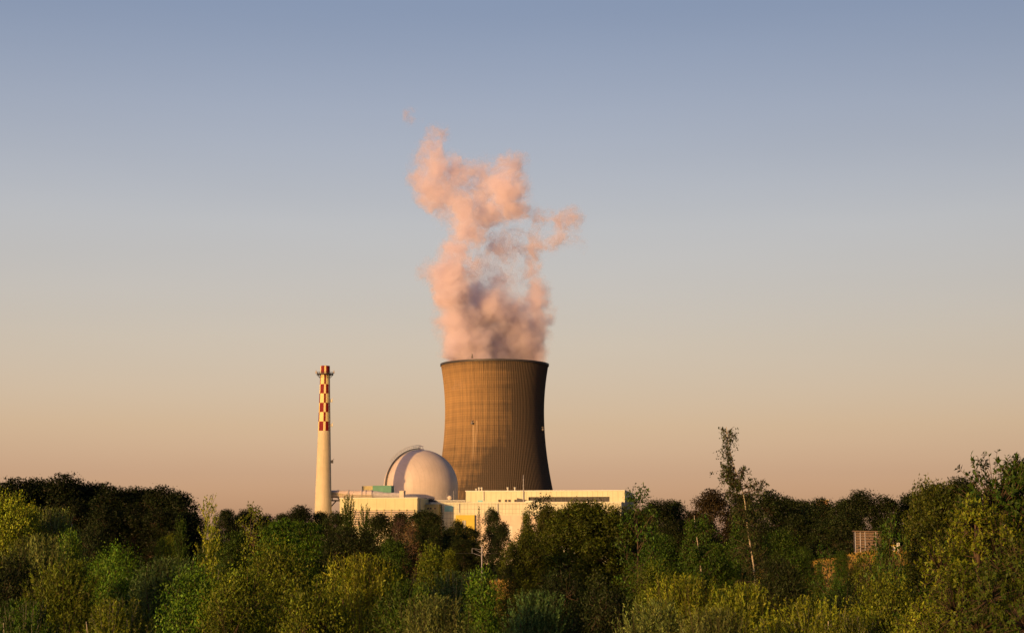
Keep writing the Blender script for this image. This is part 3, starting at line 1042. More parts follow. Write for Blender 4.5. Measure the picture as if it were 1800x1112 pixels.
def build_plume():
    DP = DT
    k = DP / FPX
    centre = P(870, 450, DP)
    balls = []
    for px, py, r, wgt, dy in PLUME:
        p = P(px, py, DP)
        balls.append((Vector((p.x, DP + dy * 1.4, p.z)) - centre, r * k * 1.18, wgt))
    bm = bmesh.new()
    for c, r, wgt in balls:
        g = bmesh.ops.create_icosphere(bm, subdivisions=3, radius=r * 1.0)
        bmesh.ops.translate(bm, verts=g['verts'], vec=c)
    tmp = bpy.data.meshes.new('steam_hull')
    bm.to_mesh(tmp)
    bm.free()
    ob = bpy.data.objects.new('steam_plume', tmp)
    COL.objects.link(ob)
    md = ob.modifiers.new('union', 'REMESH')
    md.mode = 'VOXEL'
    md.voxel_size = 2.2
    sm = ob.modifiers.new('soften', 'SMOOTH')
    sm.iterations = 4
    dg = bpy.context.evaluated_depsgraph_get()
    me = bpy.data.meshes.new_from_object(ob.evaluated_get(dg))
    ob.modifiers.clear()
    ob.data = me
    # below the rim the steam fills the mouth of the tower only
    zcut = Z_RIM - centre.z
    rin = tower_r(Z_RIM) - 2.0
    ax = Vector((TWX - centre.x, DT - centre.y, 0))
    for v in me.vertices:
        if v.co.z < zcut + 2.5:
            d = Vector((v.co.x - ax.x, v.co.y - ax.y))
            if d.length > rin:
                d = d * (rin / d.length)
                v.co.x, v.co.y = ax.x + d.x, ax.y + d.y
    ob.location = centre
    m = bpy.data.materials.new('steam')
    m.use_nodes = True
    t = m.node_tree
    t.nodes.remove(t.nodes['Principled BSDF'])
    out = t.nodes['Material Output']
    c = coords(t)
    # swirl the lookup position with two sizes of noise
    def vnoise(scale, amp, detail):
        n = N(t, 'ShaderNodeTexNoise')
        n.inputs['Scale'].default_value = scale
        n.inputs['Detail'].default_value = detail
        t.links.new(c, n.inputs['Vector'])
        s1 = N(t, 'ShaderNodeVectorMath', operation='SUBTRACT')
        t.links.new(n.outputs['Color'], s1.inputs[0])
        s1.inputs[1].default_value = (0.5, 0.5, 0.5)
        s2 = N(t, 'ShaderNodeVectorMath', operation='SCALE')
        t.links.new(s1.outputs[0], s2.inputs[0])
        s2.inputs['Scale'].default_value = amp
        return s2.outputs[0]
    a1 = N(t, 'ShaderNodeVectorMath', operation='ADD')
    t.links.new(c, a1.inputs[0])
    t.links.new(vnoise(0.055, 26.0, 2.0), a1.inputs[1])
    a2 = N(t, 'ShaderNodeVectorMath', operation='ADD')
    t.links.new(a1.outputs[0], a2.inputs[0])
    t.links.new(vnoise(0.22, 9.0, 2.0), a2.inputs[1])
    pos = a2.outputs[0]
    acc = None
    for cc, r, wgt in balls:
        dn = N(t, 'ShaderNodeVectorMath', operation='DISTANCE')
        t.links.new(pos, dn.inputs[0])
        dn.inputs[1].default_value = cc
        f = N(t, 'ShaderNodeMath', operation='MULTIPLY_ADD')
        t.links.new(dn.outputs['Value'], f.inputs[0])
        f.inputs[1].default_value = -wgt / r
        f.inputs[2].default_value = wgt
        if acc is None:
            acc = f.outputs[0]
        else:
            sm_ = N(t, 'ShaderNodeMath', operation='SMOOTH_MAX')
            t.links.new(acc, sm_.inputs[0])
            t.links.new(f.outputs[0], sm_.inputs[1])
            sm_.inputs[2].default_value = 0.26
            acc = sm_.outputs[0]
    big = noise_n(t, pos, 0.062, 9.0, 0.66)
    fine = noise_n(t, pos, 0.25, 7.0, 0.72)
    nn = math_n(t, 'ADD', math_n(t, 'MULTIPLY', math_n(t, 'SUBTRACT', big, 0.5), 1.9), math_n(t, 'MULTIPLY', math_n(t, 'SUBTRACT', fine, 0.5), 1.35))
    # the column is solid at the mouth and breaks up with height
    s = N(t, 'ShaderNodeSeparateXYZ')
    t.links.new(c, s.inputs[0])
    hgt = math_n(t, 'DIVIDE', math_n(t, 'SUBTRACT', s.outputs['Z'], zcut), 85.0, True)
    amp = math_n(t, 'ADD', 0.05, math_n(t, 'POWER', hgt, 1.5))
    fld = math_n(t, 'SUBTRACT', math_n(t, 'ADD', acc, math_n(t, 'MULTIPLY', nn, amp)), math_n(t, 'MULTIPLY', hgt, 0.06))
    den = math_n(t, 'MULTIPLY', fld, 1.5, True)
    edge = math_n(t, 'MULTIPLY', acc, 3.5, True)
    den = math_n(t, 'MULTIPLY', math_n(t, 'POWER', den, 2.2), edge)
    den = math_n(t, 'MULTIPLY', den, math_n(t, 'SUBTRACT', 0.50, math_n(t, 'MULTIPLY', hgt, 0.31)))
    v = N(t, 'ShaderNodeVolumePrincipled')
    v.inputs['Color'].default_value = (0.985, 0.935, 0.985, 1)
    v.inputs['Anisotropy'].default_value = 0.15
    t.links.new(den, v.inputs['Density'])
    t.links.new(v.outputs[0], out.inputs['Volume'])
    m.cycles.volume_step_rate = 0.12
    me.materials.clear()
    me.materials.append(m)
    tag(ob, 'drifting pink and white steam plume rising from the cooling tower', 'steam plume')
build_plume()

# ------------------------------------------------------------------ trees
def unit(a):
    return a / np.maximum(np.linalg.norm(a, axis=-1, keepdims=True), 1e-9)

def rdir(g, n):
    return unit(g.normal(size=(n, 3)))

def leaf_mesh(name, C, D, Nn, L, W, tone=None):
    """One folded diamond per leaf: centre C, long direction D, facing Nn, length L and width W (arrays)."""
    n = len(C)
    D = unit(D)
    Sd = unit(np.cross(D, Nn))
    up = np.cross(Sd, D)
    L = np.broadcast_to(np.asarray(L, float), (n,))[:, None]
    W = np.broadcast_to(np.asarray(W, float), (n,))[:, None]
    base = C - D * L * 0.5
    tip = C + D * L * 0.5 - up * L * 0.10
    mid = C - D * L * 0.06 + up * W * 0.16
    V = np.stack([base, mid + Sd * W * 0.5, tip, mid - Sd * W * 0.5], 1).reshape(-1, 3)
    me = bpy.data.meshes.new(name)
    me.vertices.add(4 * n)
    me.vertices.foreach_set('co', V.astype(np.float32).ravel())
    me.loops.add(4 * n)
    me.loops.foreach_set('vertex_index', np.arange(4 * n, dtype=np.int32))
    me.polygons.add(n)
    me.polygons.foreach_set('loop_start', np.arange(0, 4 * n, 4, dtype=np.int32))
    me.materials.append(M['leaf'])
    me.update(calc_edges=True)
    at = me.attributes.new('tone', 'FLOAT', 'POINT')
    at.data.foreach_set('value', np.repeat(np.ones(n) if tone is None else tone, 4).astype(np.float32))
    return me

def limb(mb, a, b, r0, r1, g, sides=5, sag=0.08, n=4, mi=0):
    a, b = np.asarray(a, float), np.asarray(b, float)
    ln = np.linalg.norm(b - a)
    off = g.normal(size=3) * ln * sag
    pts = [a + (b - a) * t + off * math.sin(math.pi * t) for t in np.linspace(0, 1, n)]
    mb.tube(pts, list(np.linspace(r0, r1, n)), sides, mi)
    return pts

def broad(seed, H, Rad, base=0.2, nl=14, lobe=0.34, ncl=36, nlf=9, cr=0.7, L=0.5, W=0.34, prof=None, flat=0.75, bark='bark', up=0.35, twig=0.05, lean=0.0, rmin=0.7):
    """Crown of lobes, each lobe of leaf clumps, each clump of leaves; a tapered trunk with a limb to every lobe."""
    g = np.random.default_rng(seed)
    prof = prof or (lambda t: math.sin(math.pi * min(1, 0.18 + 0.78 * t)) ** 0.6)
    lobes = []
    for i in range(nl):
        t = (i + g.uniform(0.1, 0.9)) / nl
        a = i * 2.39996 + g.uniform(-0.5, 0.5)
        lr = lobe * Rad * g.uniform(0.72, 1.2)
        env = Rad * prof(t)
        lr = min(lr, env * 0.75 + 0.25)
        r = max(0.0, env - lr) * g.uniform(rmin, 1.05)
        z = H * (base + (1 - base) * t)
        z = min(z, H - lr * 0.8)
        lobes.append((np.array([r * math.cos(a) + lean * z, r * math.sin(a), z]), lr))
    mb = MB()
    top = H * 0.8
    bend = g.normal(size=2) * Rad * 0.06
    tr = [(bend[0] * math.sin(2.5 * t) + lean * top * t, bend[1] * math.sin(2 * t), top * t - 0.4 * (t == 0)) for t in np.linspace(0, 1, 9)]
    r0 = 0.016 * H + 0.05
    mb.tube(tr, [r0 * (1 - 0.85 * t) for t in np.linspace(0, 1, 9)], 7)
    C, D, NN, T = [], [], [], []
    for c, lr in lobes:
        zt = max(0.12 * H, min(top * 0.95, c[2] - 0.7 * lr - 0.25 * np.hypot(c[0], c[1])))
        k = zt / top
        a = np.array([np.interp(k, np.linspace(0, 1, 9), [p[j] for p in tr]) for j in range(3)])
        limb(mb, a, c, r0 * 0.42 * (1 - 0.6 * k), 0.025, g, 5)
        n = max(6, int(ncl * (lr / (lobe * Rad)) ** 1.6))
        d = rdir(g, n)
        d[:, 2] = d[:, 2] * 0.8 + 0.22
        d = unit(d)
        cc = c + d * (lr * g.uniform(0.55, 1.08, size=(n, 1)))
        for j in range(0, n, 3):
            limb(mb, c, cc[j], twig, 0.008, g, 3, 0.1, 3)
        m = np.maximum(3, (nlf * g.uniform(0.6, 1.4, size=n)).astype(int))
        idx = np.repeat(np.arange(n), m)
        off = g.normal(size=(len(idx), 3)) * cr * np.array([0.5, 0.5, 0.5 * flat])
        C.append(cc[idx] + off)
        T.append((g.uniform(0.62, 1.2) * g.uniform(0.45, 1.5, size=n))[idx])
        outw = unit(d[idx] * 0.9 + unit(off) * 0.5)
        D.append(unit(outw * 0.6 + g.normal(size=off.shape) * 0.75 + np.array([0, 0, -0.15])))
        NN.append(unit(outw * 0.85 + np.array([0, 0, up]) + g.normal(size=off.shape) * 0.45))
    C, D, NN = np.concatenate(C), np.concatenate(D), np.concatenate(NN)
    s = g.uniform(0.6, 1.25, size=len(C))
    return mb.mesh('trunk', M[bark], True), leaf_mesh('crown', C, D, NN, L * s, W * s, np.concatenate(T)), H, Rad

def shoots(seed, H, Rad, base=0.12, ns=900, slen=(0.8, 1.7), nlf=26, L=0.13, W=0.03, upr=0.8, nstem=9, bark='bark', prof=None, nl=18, lobe=0.36, stem_r=0.06):
    """Bushy willow or sapling: upright shoots set with narrow leaves, on several stems from the ground."""
    g = np.random.default_rng(seed)
    prof = prof or (lambda t: max(0.05, math.cos(t * math.pi / 2)) ** 0.55)
    mb = MB()
    ends = []
    for i in range(nstem):
        a = i * 2.4 + g.uniform(-0.3, 0.3)
        t = g.uniform(0.6, 0.95)
        r = Rad * prof(t) * g.uniform(0.3, 0.85)
        e = np.array([r * math.cos(a), r * math.sin(a), H * t])
        p = limb(mb, (0.15 * math.cos(a), 0.15 * math.sin(a), -0.3), e, stem_r * (H / 10), 0.02, g, 6, 0.05, 7)
        ends.append(p)
    lobes = []
    for i in range(nl):
        t = (i + g.uniform(0.1, 0.9)) / nl
        a = i * 2.39996 + g.uniform(-0.5, 0.5)
        env = Rad * prof(t)
        lr = min(lobe * Rad * g.uniform(0.7, 1.25), env * 0.8 + 0.15)
        r = max(0.0, env - lr) * g.uniform(0.75, 1.1)
        lobes.append((r * math.cos(a), r * math.sin(a), min(H * (base + (1 - base) * t), H - lr * 0.9), lr))
    lobes = np.array(lobes)
    pick = g.choice(nl, ns, p=lobes[:, 3] ** 2 / (lobes[:, 3] ** 2).sum())
    d0 = g.normal(size=(ns, 3))
    d0[:, 2] = d0[:, 2] * 0.8 + 0.35
    d0 = unit(d0)
    lc, lr = lobes[pick, :3], lobes[pick, 3][:, None]
    sd = unit(d0 * (1 - upr) * 1.6 + np.array([0, 0, 1.0]) * upr + g.normal(size=(ns, 3)) * 0.16)
    sl = g.uniform(*slen, size=ns)
    st = lc + d0 * lr * g.uniform(0.45, 1.0, size=(ns, 1)) - sd * (sl * 0.35)[:, None]
    st[:, 2] = np.minimum(st[:, 2], H - sl * 0.8)
    tip = st + sd * sl[:, None]
    for j in range(0, ns, 4):
        mb.tube([st[j], tip[j]], [0.012, 0.004], 3, cap=False)
    k = np.arange(nlf)
    f = (k + 0.5) / nlf
    pos = st[:, None, :] + sd[:, None, :] * (sl[:, None] * f[None, :])[..., None]
    side = unit(np.cross(sd[:, None, :], g.normal(size=(ns, nlf, 3))))
    D = unit(sd[:, None, :] * 0.75 + side * 0.8)
    C = (pos + D * L * 0.5).reshape(-1, 3)
    D = D.reshape(-1, 3)
    NN = unit(np.repeat(d0, nlf, axis=0) * 0.8 + g.normal(size=D.shape) * 0.5 + np.array([0, 0, 0.25]))
    s = g.uniform(0.65, 1.25, size=len(C))
    return mb.mesh('trunk', M[bark], True), leaf_mesh('crown', C, D, NN, L * s, W * s, np.repeat(g.uniform(0.5, 1.45, ns) * g.uniform(0.6, 1.25, nl)[pick], nlf)), H, Rad

def rosettes(seed, H, Rad, nl=16, lobe=0.4, ntw=48, nlf=11, L=0.2, W=0.085):
    """Near oak-like crown: twigs that each end in a star of big leaves."""
    g = np.random.default_rng(seed)
    mb = MB()
    tr = [(0.1 * math.sin(3 * t), 0, H * 0.85 * t - 0.4 * (t == 0)) for t in np.linspace(0, 1, 9)]
    mb.tube(tr, [0.16 * (1 - 0.85 * t) for t in np.linspace(0, 1, 9)], 8)
    C, D, NN = [], [], []
    for i in range(nl):
        t = (i + g.uniform(0.2, 0.8)) / nl
        a = i * 2.39996 + g.uniform(-0.4, 0.4)
        env = Rad * (math.sin(math.pi * (0.25 + 0.72 * t)) ** 0.7)
        lr = lobe * Rad * g.uniform(0.7, 1.2)
        lr = min(lr, env * 0.8 + 0.15)
        c = np.array([max(0, env - lr) * math.cos(a), max(0, env - lr) * math.sin(a), min(H * (0.15 + 0.85 * t), H - lr * 0.9)])
        limb(mb, (0, 0, max(0.3, c[2] - lr - 0.3 * np.hypot(c[0], c[1]))), c, 0.06, 0.025, g, 6)
        n = max(8, int(ntw * (lr / (lobe * Rad)) ** 1.7))
        d = unit(rdir(g, n) + np.array([0, 0, 0.3]))
        e = c + d * lr * g.uniform(0.5, 1.0, size=(n, 1))
        for j in range(n):
            limb(mb, c + d[j] * lr * 0.15, e[j], 0.012, 0.004, g, 3, 0.06, 3)
        idx = np.repeat(np.arange(n), nlf)
        ax = d[idx]
        side = unit(np.cross(ax, g.normal(size=ax.shape)))
        ld = unit(ax * g.uniform(0.05, 0.9, size=(len(idx), 1)) + side * 0.9)
        back = g.uniform(0, 0.28, size=(len(idx), 1))
        C.append(e[idx] - ax * back + ld * L * 0.55)
        D.append(ld)
        NN.append(unit(ax + g.normal(size=ax.shape) * 0.35 + np.array([0, 0, 0.2])))
    C, D, NN = np.concatenate(C), np.concatenate(D), np.concatenate(NN)
    s = g.uniform(0.6, 1.2, size=len(C))
    return mb.mesh('trunk', M['bark'], True), leaf_mesh('crown', C, D, NN, L * s, W * s), H, Rad

def spruce(seed, H, Rad, nb=120, L=0.32, W=0.11):
    g = np.random.default_rng(seed)
    mb = MB()
    mb.tube([(0, 0, -0.4), (0.05, 0, H * 0.5), (0, 0, H * 0.99)], [0.2, 0.12, 0.02], 7)
    C, D, NN = [], [], []
    for i in range(nb):
        t = ((i + g.uniform(0, 1)) / nb) ** 0.9
        a = i * 2.39996
        ln = Rad * ((1 - t) ** 0.85 + 0.03) * g.uniform(0.65, 1.12)
        z = H * (0.06 + 0.93 * t)
        d = np.array([math.cos(a), math.sin(a), 0.12 - 0.28 * (1 - t)])
        s = np.array([0, 0, z])
        mb.tube([s, s + d * ln], [0.035, 0.008], 3, cap=False)
        n = int(18 + 60 * ln / Rad)
        f = g.uniform(0.12, 1.0, size=(n, 1))
        sd = np.array([-math.sin(a), math.cos(a), 0])
        sp = g.normal(size=(n, 1)) * 0.22 * ln * (1.1 - f)
        p = s + d * ln * f + sd * sp + np.array([0, 0, -1]) * (g.uniform(0, 0.35, size=(n, 1)) * (1 - 0.5 * f))
        C.append(p)
        D.append(unit(d + sd * np.sign(sp) * 0.5 + g.normal(size=(n, 3)) * 0.3 - np.array([0, 0, .2])))
        NN.append(unit(np.array([0, 0, 1]) + g.normal(size=(n, 3)) * 0.5))
    C, D, NN = np.concatenate(C), np.concatenate(D), np.concatenate(NN)
    s = g.uniform(0.7, 1.2, size=len(C))
    return mb.mesh('trunk', M['bark'], True), leaf_mesh('crown', C, D, NN, L * s, W * s), H, Rad

def hanging(seed, H, path, branches, L=0.26, W=0.15, bark='bark_pale', r0=0.14, hang=1.0, per=22, spread=0.3):
    """Birch: a bent pale trunk (PATH: x, z), branches (height fraction, azimuth deg, length, rise) with hanging leafy twigs."""
    g = np.random.default_rng(seed)
    mb = MB()
    zs = np.array([p[1] for p in path], float)
    xs = np.array([p[0] for p in path], float)
    tt = np.linspace(zs[0], zs[-1], 22)
    tr = [(np.interp(z, zs, xs) + 0.05 * math.sin(z * 1.1), 0.06 * math.sin(z * 0.7), z) for z in tt]
    mb.tube(tr, [r0 * (1 - 0.9 * (z - zs[0]) / (zs[-1] - zs[0])) + 0.012 for z in tt], 8)
    C, D = [], []
    for hf, az, ln, rise in branches:
        z = hf * H
        s = np.array([np.interp(z, zs, xs), 0, z])
        a = R(az)
        d = np.array([math.cos(a), math.sin(a), rise])
        e = s + d * ln
        pts = limb(mb, s, e, 0.03, 0.008, g, 4, 0.08, 5, 1)
        for k in range(int(4 + ln * 5)):
            f = g.uniform(0.25, 1.05)
            p = s + d * ln * f + g.normal(size=3) * spread * 0.5
            hl = hang * g.uniform(0.4, 1.3)
            q = p + np.array([g.normal() * 0.25, g.normal() * 0.25, -hl])
            mb.tube([p, q], [0.008, 0.004], 3, 1, cap=False)
            n = int(per * g.uniform(0.6, 1.3))
            fr = g.uniform(0, 1, size=(n, 1))
            C.append(p + (q - p) * fr + g.normal(size=(n, 3)) * 0.13 * spread / 0.3)
            D.append(unit(g.normal(size=(n, 3)) * 0.7 + np.array([0, 0, -0.8])))
    C, D = np.concatenate(C), np.concatenate(D)
    NN = rdir(g, len(C))
    s = g.uniform(0.6, 1.2, size=len(C))
    return mb.mesh('trunk', [M[bark], M['bark']], True), leaf_mesh('crown', C, D, NN, L * s, W * s, g.uniform(0.6, 1.4, len(C))), H, max(2.0, float(np.abs(C[:, 0]).max()))

def cone(t): return max(0.06, 1 - t) ** 0.75
def column(t): return (max(0.05, math.sin(math.pi * min(1, 0.1 + 0.86 * t)))) ** 0.5
def domep(t): return max(0.08, 1 - t ** 2.2) ** 0.5

KIND = {
    'far_a': broad(1, 24, 7.5, 0.10, 24, 0.36, 70, 14, 1.0, 0.42, 0.26, twig=0.04),
    'far_b': broad(2, 24, 7.0, 0.10, 26, 0.33, 70, 14, 0.95, 0.40, 0.25, prof=domep, twig=0.04),
    'far_c': broad(3, 24, 6.0, 0.10, 22, 0.40, 70, 14, 0.9, 0.40, 0.25, prof=column, twig=0.04),
    'mid_a': broad(11, 17, 6.0, 0.10, 26, 0.34, 90, 21, 0.62, 0.24, 0.13, twig=0.02),
    'mid_b': broad(12, 17, 5.0, 0.10, 24, 0.36, 90, 21, 0.60, 0.24, 0.12, prof=cone, twig=0.02),
    'mid_c': broad(13, 17, 5.5, 0.08, 28, 0.32, 90, 21, 0.58, 0.23, 0.12, prof=domep, twig=0.02),
    'great': broad(22, 19, 9.0, 0.06, 64, 0.25, 100, 24, 0.62, 0.27, 0.15, prof=domep, twig=0.02, rmin=0.45),
    'layered': broad(31, 16, 5.0, 0.12, 26, 0.34, 60, 20, 0.95, 0.30, 0.13, flat=0.28, up=0.9, twig=0.02),
    'sparse': broad(41, 20, 4.0, 0.42, 17, 0.34, 26, 7, 0.55, 0.30, 0.22, prof=column, twig=0.025),
    'spire': shoots(51, 17, 4.2, 0.06, 900, (1.2, 2.6), 26, 0.22, 0.10, 0.72, 7, prof=cone),
    'willow_a': shoots(61, 9, 4.5, 0.05, 3400, (0.45, 1.15), 20, 0.14, 0.042, 0.50, 11, bark='bark'),
    'willow_b': shoots(62, 9, 4.2, 0.05, 3000, (0.5, 1.35), 20, 0.14, 0.040, 0.60, 9, prof=domep),
    'willow_c': shoots(63, 9, 3.6, 0.05, 2800, (0.4, 1.0), 20, 0.12, 0.048, 0.48, 9, prof=column, bark='bark_pale'),
    'scrub_a': broad(71, 9, 4.2, 0.05, 26, 0.34, 90, 28, 0.42, 0.115, 0.058, prof=domep, twig=0.014),
    'scrub_b': broad(72, 9, 3.6, 0.05, 24, 0.36, 90, 28, 0.40, 0.11, 0.06, prof=column, twig=0.014),
    'scrub_c': broad(73, 9, 3.6, 0.04, 24, 0.34, 86, 28, 0.40, 0.11, 0.052, prof=cone, twig=0.014),
    'poplar': shoots(81, 18, 1.9, 0.30, 230, (0.6, 1.5), 13, 0.21, 0.12, 0.6, 1, bark='bark_pale', prof=column, nl=20, lobe=0.5, stem_r=0.07),
    'oak': rosettes(91, 8, 3.2, 20, 0.36, 120, 13, 0.125, 0.052),
    'oak_b': rosettes(92, 8, 2.6, 18, 0.38, 110, 13, 0.12, 0.05),
    'spruce': spruce(95, 22, 4.5),
    'bare': broad(97, 16, 3.6, 0.15, 20, 0.36, 60, 4, 0.6, 0.22, 0.07, twig=0.05, prof=column),
}
# the tall birch: trunk and branches as they show against the sky (metres from the foot of the trunk)
def birch_parts():
    g = np.random.default_rng(7)
    path = [(0, -0.5), (-0.05, 7.0), (-0.26, 11.5), (-0.65, 15.0), (-1.0, 18.0), (-1.3, 19.2), (-1.65, 20.1), (-1.95, 21.4), (-2.13, 22.5), (-2.25, 23.2)]
    br = []
    for i in range(10):                                             # the tuft at the top
        br.append((g.uniform(0.925, 0.985), g.choice([0, 180]) + g.uniform(-50, 50), g.uniform(0.3, 0.6), g.uniform(0.6, 1.2)))
    for i in range(5):
        br.append((g.uniform(0.885, 0.92), 180 + g.uniform(-40, 40), g.uniform(0.35, 0.75), g.uniform(0.1, 0.5)))
    for i in range(24):                                             # the heavy hanging side on the left
        br.append((g.uniform(0.79, 0.875), 180 + g.uniform(-60, 60), g.uniform(0.5, 1.25), g.uniform(-0.1, 0.4)))
    br += [(0.845, 10, .75, .9), (0.84, 5, .65, 1.1), (0.85, 350, .6, .8), (0.83, 20, .8, .6), (0.80, 5, 1.5, .45), (0.805, 350, 1.75, .42), (0.79, 10, 1.3, .3), (0.81, 15, 1.0, .5)]
    for i in range(70):
        br.append((g.uniform(0.42, 0.79), g.uniform(0, 360), g.uniform(0.6, 1.7), g.uniform(0.0, 0.5)))
    return hanging(5, 23.2, path, br, 0.19, 0.10, hang=0.5, per=8, r0=0.115, spread=0.20)
KIND['birch'] = birch_parts()
def small_birch_parts():
    g = np.random.default_rng(9)
    path = [(0, -0.5), (0.1, 5), (-0.4, 9), (-1.0, 13.5), (-1.2, 16)]
    br = [(g.uniform(0.25, 0.97), g.uniform(0, 360), g.uniform(0.5, 1.9), g.uniform(0.1, 0.7)) for _ in range(70)]
    return hanging(6, 16, path, br, 0.20, 0.11, hang=0.8, per=22)
KIND['slim_birch'] = small_birch_parts()
NAMES = dict(far='broadleaf_tree', mid='broadleaf_tree', great='broadleaf_tree', layered='layered_tree', sparse='sparse_tree', spire='young_tree', willow='willow_bush',
             scrub='leafy_bush', poplar='slender_tree', oak='oak_tree', spruce='spruce_tree', bare='bare_tree', birch='birch_tree', slim='birch_tree')
CATS = {'willow_bush': 'bush', 'leafy_bush': 'bush'}
KEEP = dict(far=1.05, mid=0.8, great=0.9, layered=0.7, sparse=0.7, spire=0.55, willow=0.58, scrub=0.58, poplar=0.55, oak=0.8, spruce=0.4, bare=0.6)
rnd = random.Random(4)

def plant(kind, px, py, D, hw, col, label, group=None, rz=None):
    """Stand a tree with its top at photograph pixel (px, py), HW pixels half as wide, D metres away."""
    tm, cm, H, Rd = KIND[kind]
    p = P(px, py, D)
    z0 = float(terrain(p.x, D)) - 0.15
    name = NAMES[kind.split('_')[0]]
    sz = (p.z - z0) / H
    sx = abs(hw) * D / FPX / Rd if hw < 0 else max(hw * D / FPX / Rd, sz * KEEP.get(kind.split('_')[0], 0.8) * (1.05 if group == G_LEFT else 1.0))
    if kind in ('birch', 'slim_birch'):
        tipx = -2.25 if kind == 'birch' else -1.2
        sx = (p.z - z0) / H
        sz = sx
        o = empty(name, (p.x - tipx * sx, D, z0), 0.0)
    else:
        o = empty(name, (p.x, D, z0), rnd.uniform(0, 6.28) if rz is None else rz)
    o.scale = (sx, sx, sz)
    tag(o, label, CATS.get(name, 'tree'), group)
    for nm, me in (('trunk', tm), ('crown', cm)):
        c = bpy.data.objects.new(nm, me)
        COL.objects.link(c)
        c.parent = o
        v = rnd.uniform(0.88, 1.12)
        c.color = (col[0] * v * rnd.uniform(0.94, 1.06), col[1] * v, col[2] * v, 1)
    return o

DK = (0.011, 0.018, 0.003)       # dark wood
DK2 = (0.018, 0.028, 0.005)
MG = (0.038, 0.074, 0.006)       # mid green
OL = (0.088, 0.115, 0.007)       # olive
DO = (0.052, 0.066, 0.005)       # dark olive
YG = (0.160, 0.195, 0.012)       # yellow green
GR = (0.066, 0.132, 0.008)       # fresh green
SG = (0.112, 0.142, 0.032)       # silvery willow
BG = (0.056, 0.102, 0.028)       # blue-green willow
BI = (0.030, 0.042, 0.009)       # birch leaves

